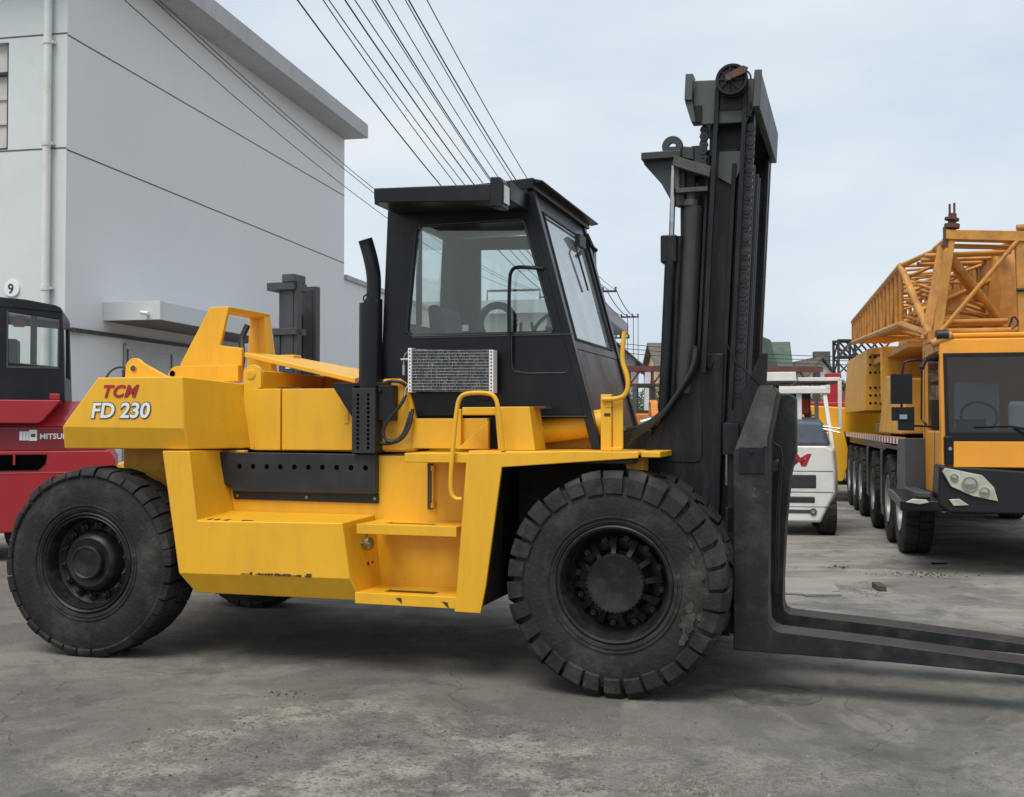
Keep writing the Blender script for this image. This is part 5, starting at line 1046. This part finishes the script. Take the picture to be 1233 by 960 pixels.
def mixc(f, a, c):
    m = N.new('ShaderNodeMix'); m.data_type = 'RGBA'; L.new(f, m.inputs[0])
    for s_, i in ((a, 6), (c, 7)):
        if isinstance(s_, tuple): m.inputs[i].default_value = (*s_, 1)
        else: L.new(s_, m.inputs[i])
    return m.outputs[2]
def math2(op, a, c):
    m = N.new('ShaderNodeMath'); m.operation = op
    for s_, i in ((a, 0), (c, 1)):
        if isinstance(s_, (int, float)): m.inputs[i].default_value = s_
        else: L.new(s_, m.inputs[i])
    return m.outputs[0]
base = mixc(mrange(noise(.45, 7, .62, .6), .38, .62), (.124, .115, .103), (.195, .180, .158))
# worn lighter patch in the foreground, with a ragged edge
sep = N.new('ShaderNodeSeparateXYZ'); L.new(tc.outputs['Object'], sep.inputs[0])
dx = math2('MULTIPLY', math2('SUBTRACT', sep.outputs[0], -.75), .50); dy = math2('MULTIPLY', math2('SUBTRACT', sep.outputs[1], 5.5), .62)
d2 = math2('SQRT', math2('ADD', math2('MULTIPLY', dx, dx), math2('MULTIPLY', dy, dy)), 0)
dd = math2('ADD', d2, math2('MULTIPLY', noise(1.1, 10, .74, .5), 1.7))
patch = mrange(dd, 1.62, 1.40)
agg = N.new('ShaderNodeTexVoronoi'); agg.inputs['Scale'].default_value = 55; L.new(tc.outputs['Object'], agg.inputs['Vector'])
aggc = N.new('ShaderNodeSeparateColor'); L.new(agg.outputs['Color'], aggc.inputs[0])
fine = mixc(mrange(noise(3.2, 10, .78, .4), .40, .60), (.16, .146, .126), (.37, .342, .297))
fine = mixc(mrange(aggc.outputs[0], .55, 1, 0, .55), fine, (.36, .34, .31))
fine = mixc(mrange(aggc.outputs[1], .7, 1, 0, .7), fine, (.06, .056, .05))
base = mixc(mrange(noise(.8, 9, .74, .8), .49, .57, 0, .6), base, (.26, .241, .211))
base = mixc(math2('MULTIPLY', patch, .92), base, fine)
ap2 = mrange(math2('ADD', math2('MULTIPLY', sep.outputs[1], .9), math2('MULTIPLY', noise(.9, 10, .75, .6), 3.0)), 6.75, 6.25)
base = mixc(math2('MULTIPLY', ap2, .45), base, fine)
# paler, smoother slab on the right beyond the forks
sl = math2('ADD', math2('ADD', math2('MULTIPLY', sep.outputs[1], .55), math2('MULTIPLY', sep.outputs[0], .30)), math2('MULTIPLY', noise(.8, 6, .6), 1.2))
slab = mrange(sl, 6.4, 7.4)
base = mixc(slab, base, mixc(mrange(noise(1.1, 7, .65, 0, (.6, 2.2, 1)), .35, .65), (.245, .228, .200), (.335, .313, .276)))
# grime, oil stains, grain, speckle
base = mixc(mrange(noise(.7, 9, .7, .8), .46, .56, 0, .5), base, (.085, .080, .075))
base = mixc(mrange(noise(2.6, 9, .7, .5), .54, .68, 0, .6), base, (.06, .056, .052))
base = mixc(mrange(noise(1.5, 9, .75, 1.0, (.5, 1.6, 1)), .56, .66, 0, .45), base, (.095, .092, .088))
base = mixc(mrange(noise(60, 4, .7), .35, .7, .0, .38), base, (.055, .052, .048))
base = mixc(mrange(noise(150, 3, .6), .60, .72, .0, .5), base, (.38, .37, .34))
# cracks
vo = N.new('ShaderNodeTexVoronoi'); vo.feature = 'DISTANCE_TO_EDGE'; vo.inputs['Scale'].default_value = .32
mpn = N.new('ShaderNodeMix'); mpn.data_type = 'RGBA'; mpn.inputs[0].default_value = .07
nn = N.new('ShaderNodeTexNoise'); nn.inputs['Scale'].default_value = 2.2; nn.inputs['Detail'].default_value = 8; L.new(tc.outputs['Object'], nn.inputs['Vector'])
L.new(tc.outputs['Object'], mpn.inputs[6]); 
sc2 = N.new('ShaderNodeVectorMath'); sc2.operation = 'SCALE'; L.new(nn.outputs['Color'], sc2.inputs[0]); sc2.inputs['Scale'].default_value = .9
ad = N.new('ShaderNodeVectorMath'); ad.operation = 'ADD'; L.new(tc.outputs['Object'], ad.inputs[0]); L.new(sc2.outputs[0], ad.inputs[1]); L.new(ad.outputs[0], vo.inputs['Vector'])
crack = mrange(vo.outputs['Distance'], .0035, .0, 0, 1)
base = mixc(math2('MULTIPLY', crack, math2('MULTIPLY', mrange(noise(.5, 3), .50, .62), .5)), base, (.035, .033, .03))
L.new(base, b.inputs['Base Color'])
L.new(mrange(noise(3, 6, .6), .3, .7, .72, .96), b.inputs['Roughness'])
bp = N.new('ShaderNodeBump'); bp.inputs['Strength'].default_value = .9; bp.inputs['Distance'].default_value = .012
hh = math2('ADD', math2('MULTIPLY', noise(28, 8, .7), 1.3), math2('MULTIPLY', noise(90, 4, .6), math2('ADD', .35, math2('MULTIPLY', patch, .5))))
hh = math2('SUBTRACT', hh, math2('MULTIPLY', crack, .6)); hh = math2('ADD', hh, math2('MULTIPLY', noise(3.0, 5, .6), 1.5))
L.new(hh, bp.inputs['Height']); L.new(bp.outputs[0], b.inputs['Normal'])
q = MB(); q.add([(-250, -60, 0), (250, -60, 0), (250, 500, 0), (-250, 500, 0)], [(0, 1, 2, 3)]); G = q.build('ground', gm); tag(G, kind='structure')

# loose things on the ground
q = MB(); n = 40; q.lathe([(.0, .27), (.004, .265), (.005, .24), (.003, .23), (.005, .0001)], (0, 0, 0), n, 'z')
o = q.build('manhole_cover', mat('cast_iron', (.075, .071, .066), .8, var=.35, scale=6, bump=.8, bscale=30, dirt=(.16, .15, .135), dirt_amt=.9, dirt_scale=7)); o.location = (1.66, 6.86, .002); tag(o, 'round dark manhole cover in the ground below the forks', 'manhole cover')
q = MB(); pts = [(2.3, 10.84), (2.62, 10.83), (2.70, 10.87), (2.86, 10.80), (2.88, 10.74), (3.24, 10.76), (3.27, 10.90), (3.18, 10.92), (3.30, 11.0), (3.43, 11.85), (3.34, 11.88), (2.3, 12.0)]
q.prism(pts, 'z', .006, .022); o = q.build('loose_board', 'board'); tag(o, 'thin pale sheet with broken edge lying beyond the forks', 'board')
q = MB(); q.box(-.045, .045, -.14, .14, 0, .06); o = q.build('wooden_block', 'brick', None, .01); o.location = (3.76, 11.2, .001); o.rotation_euler = (0, 0, rad(-6)); tag(o, 'small brown block lying on the slab between forks and crane', 'block')
def crumbs(name, label, m_, spots, seed):
    r_ = random.Random(seed); k = MB()
    for cx, cy, sx, sy, n_, s0, s1 in spots:
        for _ in range(n_):
            x = r_.gauss(cx, sx); y = r_.gauss(cy, sy); s_ = r_.uniform(s0, s1) * (.5 if r_.random() < .7 else 1); a = r_.uniform(0, 3.14)
            pts = []
            for j in range(5):
                t_ = a + j * 1.2566; rr_ = s_ * r_.uniform(.7, 1.1); pts.append((x + rr_ * math.cos(t_), y + rr_ * math.sin(t_)))
            k.hexa([(p[0], p[1], 0) for p in pts], [(x + (p[0] - x) * .55, y + (p[1] - y) * .55, s_ * r_.uniform(.6, 1.1)) for p in pts])
    tag(k.build(name, m_, None, 0, ang=20), label, 'gravel', kind='stuff')
crumbs('gravel', 'loose gravel scattered over the worn concrete in the foreground', 'pebble', [(.80, 5.02, .12, .09, 900, .004, .013), (1.15, 5.2, .25, .03, 300, .004, .010), (.5, 5.9, .25, .15, 420, .003, .010), (-.9, 5.6, .9, .5, 1100, .002, .008), (.9, 5.15, .7, .08, 380, .003, .010), (.2, 6.3, .9, .25, 260, .002, .007), (0, 6, 3, 1.5, 500, .002, .006)], 5)
crumbs('dark_debris', 'dark crumbs and dirt lying about on the ground', 'soil', [(4.6, 12.3, .28, .10, 170, .006, .018), (3.55, 11.1, .10, .12, 60, .004, .012), (-1.4, 6.9, .10, .05, 60, .004, .012), (3.9, 12.9, .1, .04, 12, .01, .03), (-1.0, 6.2, .9, .3, 160, .003, .009), (0, 5.6, 2, .6, 140, .003, .008), (3, 11, 1.5, 1, 40, .004, .01)], 9)
q = MB(); q.hexa([(-.10, -.02, .0), (.10, -.03, 0), (.12, .02, 0), (-.08, .03, 0)], [(-.09, -.01, .02), (.09, -.02, .02), (.10, .01, .012), (-.07, .02, .02)]); o = q.build('scrap', 'craneblack'); o.location = (5.15, 13.2, .001); tag(o, 'black scrap of rubber lying before the crane front wheel', 'scrap')

# ------------------------------------------------------------------ world, light, camera
SUN_EL, SUN_AZ = rad(62), rad(-150)     # azimuth measured from +Y clockwise: behind and left of the camera
wd = bpy.data.worlds.new('World'); SC.world = wd; wd.use_nodes = True
nt = wd.node_tree; N = nt.nodes; L = nt.links; bg = N['Background']; bg.inputs[1].default_value = .1
sky = N.new('ShaderNodeTexSky'); sky.sky_type = 'NISHITA'; sky.sun_disc = False; sky.sun_elevation = SUN_EL; sky.sun_rotation = SUN_AZ; sky.dust_density = 3; sky.ozone_density = 2
tc = N.new('ShaderNodeTexCoord'); mp = N.new('ShaderNodeMapping'); mp.inputs['Scale'].default_value = (1, 1, 2.6); L.new(tc.outputs['Generated'], mp.inputs[0])
ns = N.new('ShaderNodeTexNoise'); ns.inputs['Scale'].default_value = 2.1; ns.inputs['Detail'].default_value = 5; ns.inputs['Roughness'].default_value = .55; L.new(mp.outputs[0], ns.inputs['Vector'])
mr = N.new('ShaderNodeMapRange'); mr.inputs[1].default_value = .3; mr.inputs[2].default_value = .7; mr.inputs[3].default_value = .80; mr.inputs[4].default_value = .97; L.new(ns.outputs['Fac'], mr.inputs[0])
cr = N.new('ShaderNodeMapRange'); cr.inputs[1].default_value = .38; cr.inputs[2].default_value = .62; L.new(ns.outputs['Fac'], cr.inputs[0])
cl = N.new('ShaderNodeMix'); cl.data_type = 'RGBA'; L.new(cr.outputs[0], cl.inputs[0]); cl.inputs[6].default_value = (5.2, 5.95, 6.85, 1); cl.inputs[7].default_value = (6.15, 6.65, 6.9, 1)
mx = N.new('ShaderNodeMix'); mx.data_type = 'RGBA'; L.new(mr.outputs[0], mx.inputs[0]); L.new(sky.outputs[0], mx.inputs[6]); L.new(cl.outputs[2], mx.inputs[7]); L.new(mx.outputs[2], bg.inputs[0])
sl = bpy.data.lights.new('sun', 'SUN'); sl.energy = 2.1; sl.angle = rad(32); sl.color = (1, .95, .87)
so = bpy.data.objects.new('sun', sl); COL.objects.link(so)
dv = Vector((math.sin(SUN_AZ) * math.cos(SUN_EL), math.cos(SUN_AZ) * math.cos(SUN_EL), math.sin(SUN_EL)))
so.rotation_euler = dv.to_track_quat('Z', 'Y').to_euler(); so.location = (0, 0, 30)
cd = bpy.data.cameras.new('camera'); cd.sensor_width = 36; cd.lens = 36 * 1312 / 1233; cd.clip_end = 2000; cd.clip_start = .05
co = bpy.data.objects.new('camera', cd); COL.objects.link(co); co.location = (0, 0, 1.70); co.rotation_euler = (rad(90 + 1.31), 0, 0); SC.camera = co
SC.view_settings.view_transform = 'Standard'; SC.view_settings.look = 'None'; SC.view_settings.exposure = .42; SC.view_settings.gamma = 1; SC.view_settings.use_curve_mapping = False
SC.cycles.max_bounces = 6; SC.cycles.transparent_max_bounces = 12; SC.cycles.use_denoising = True
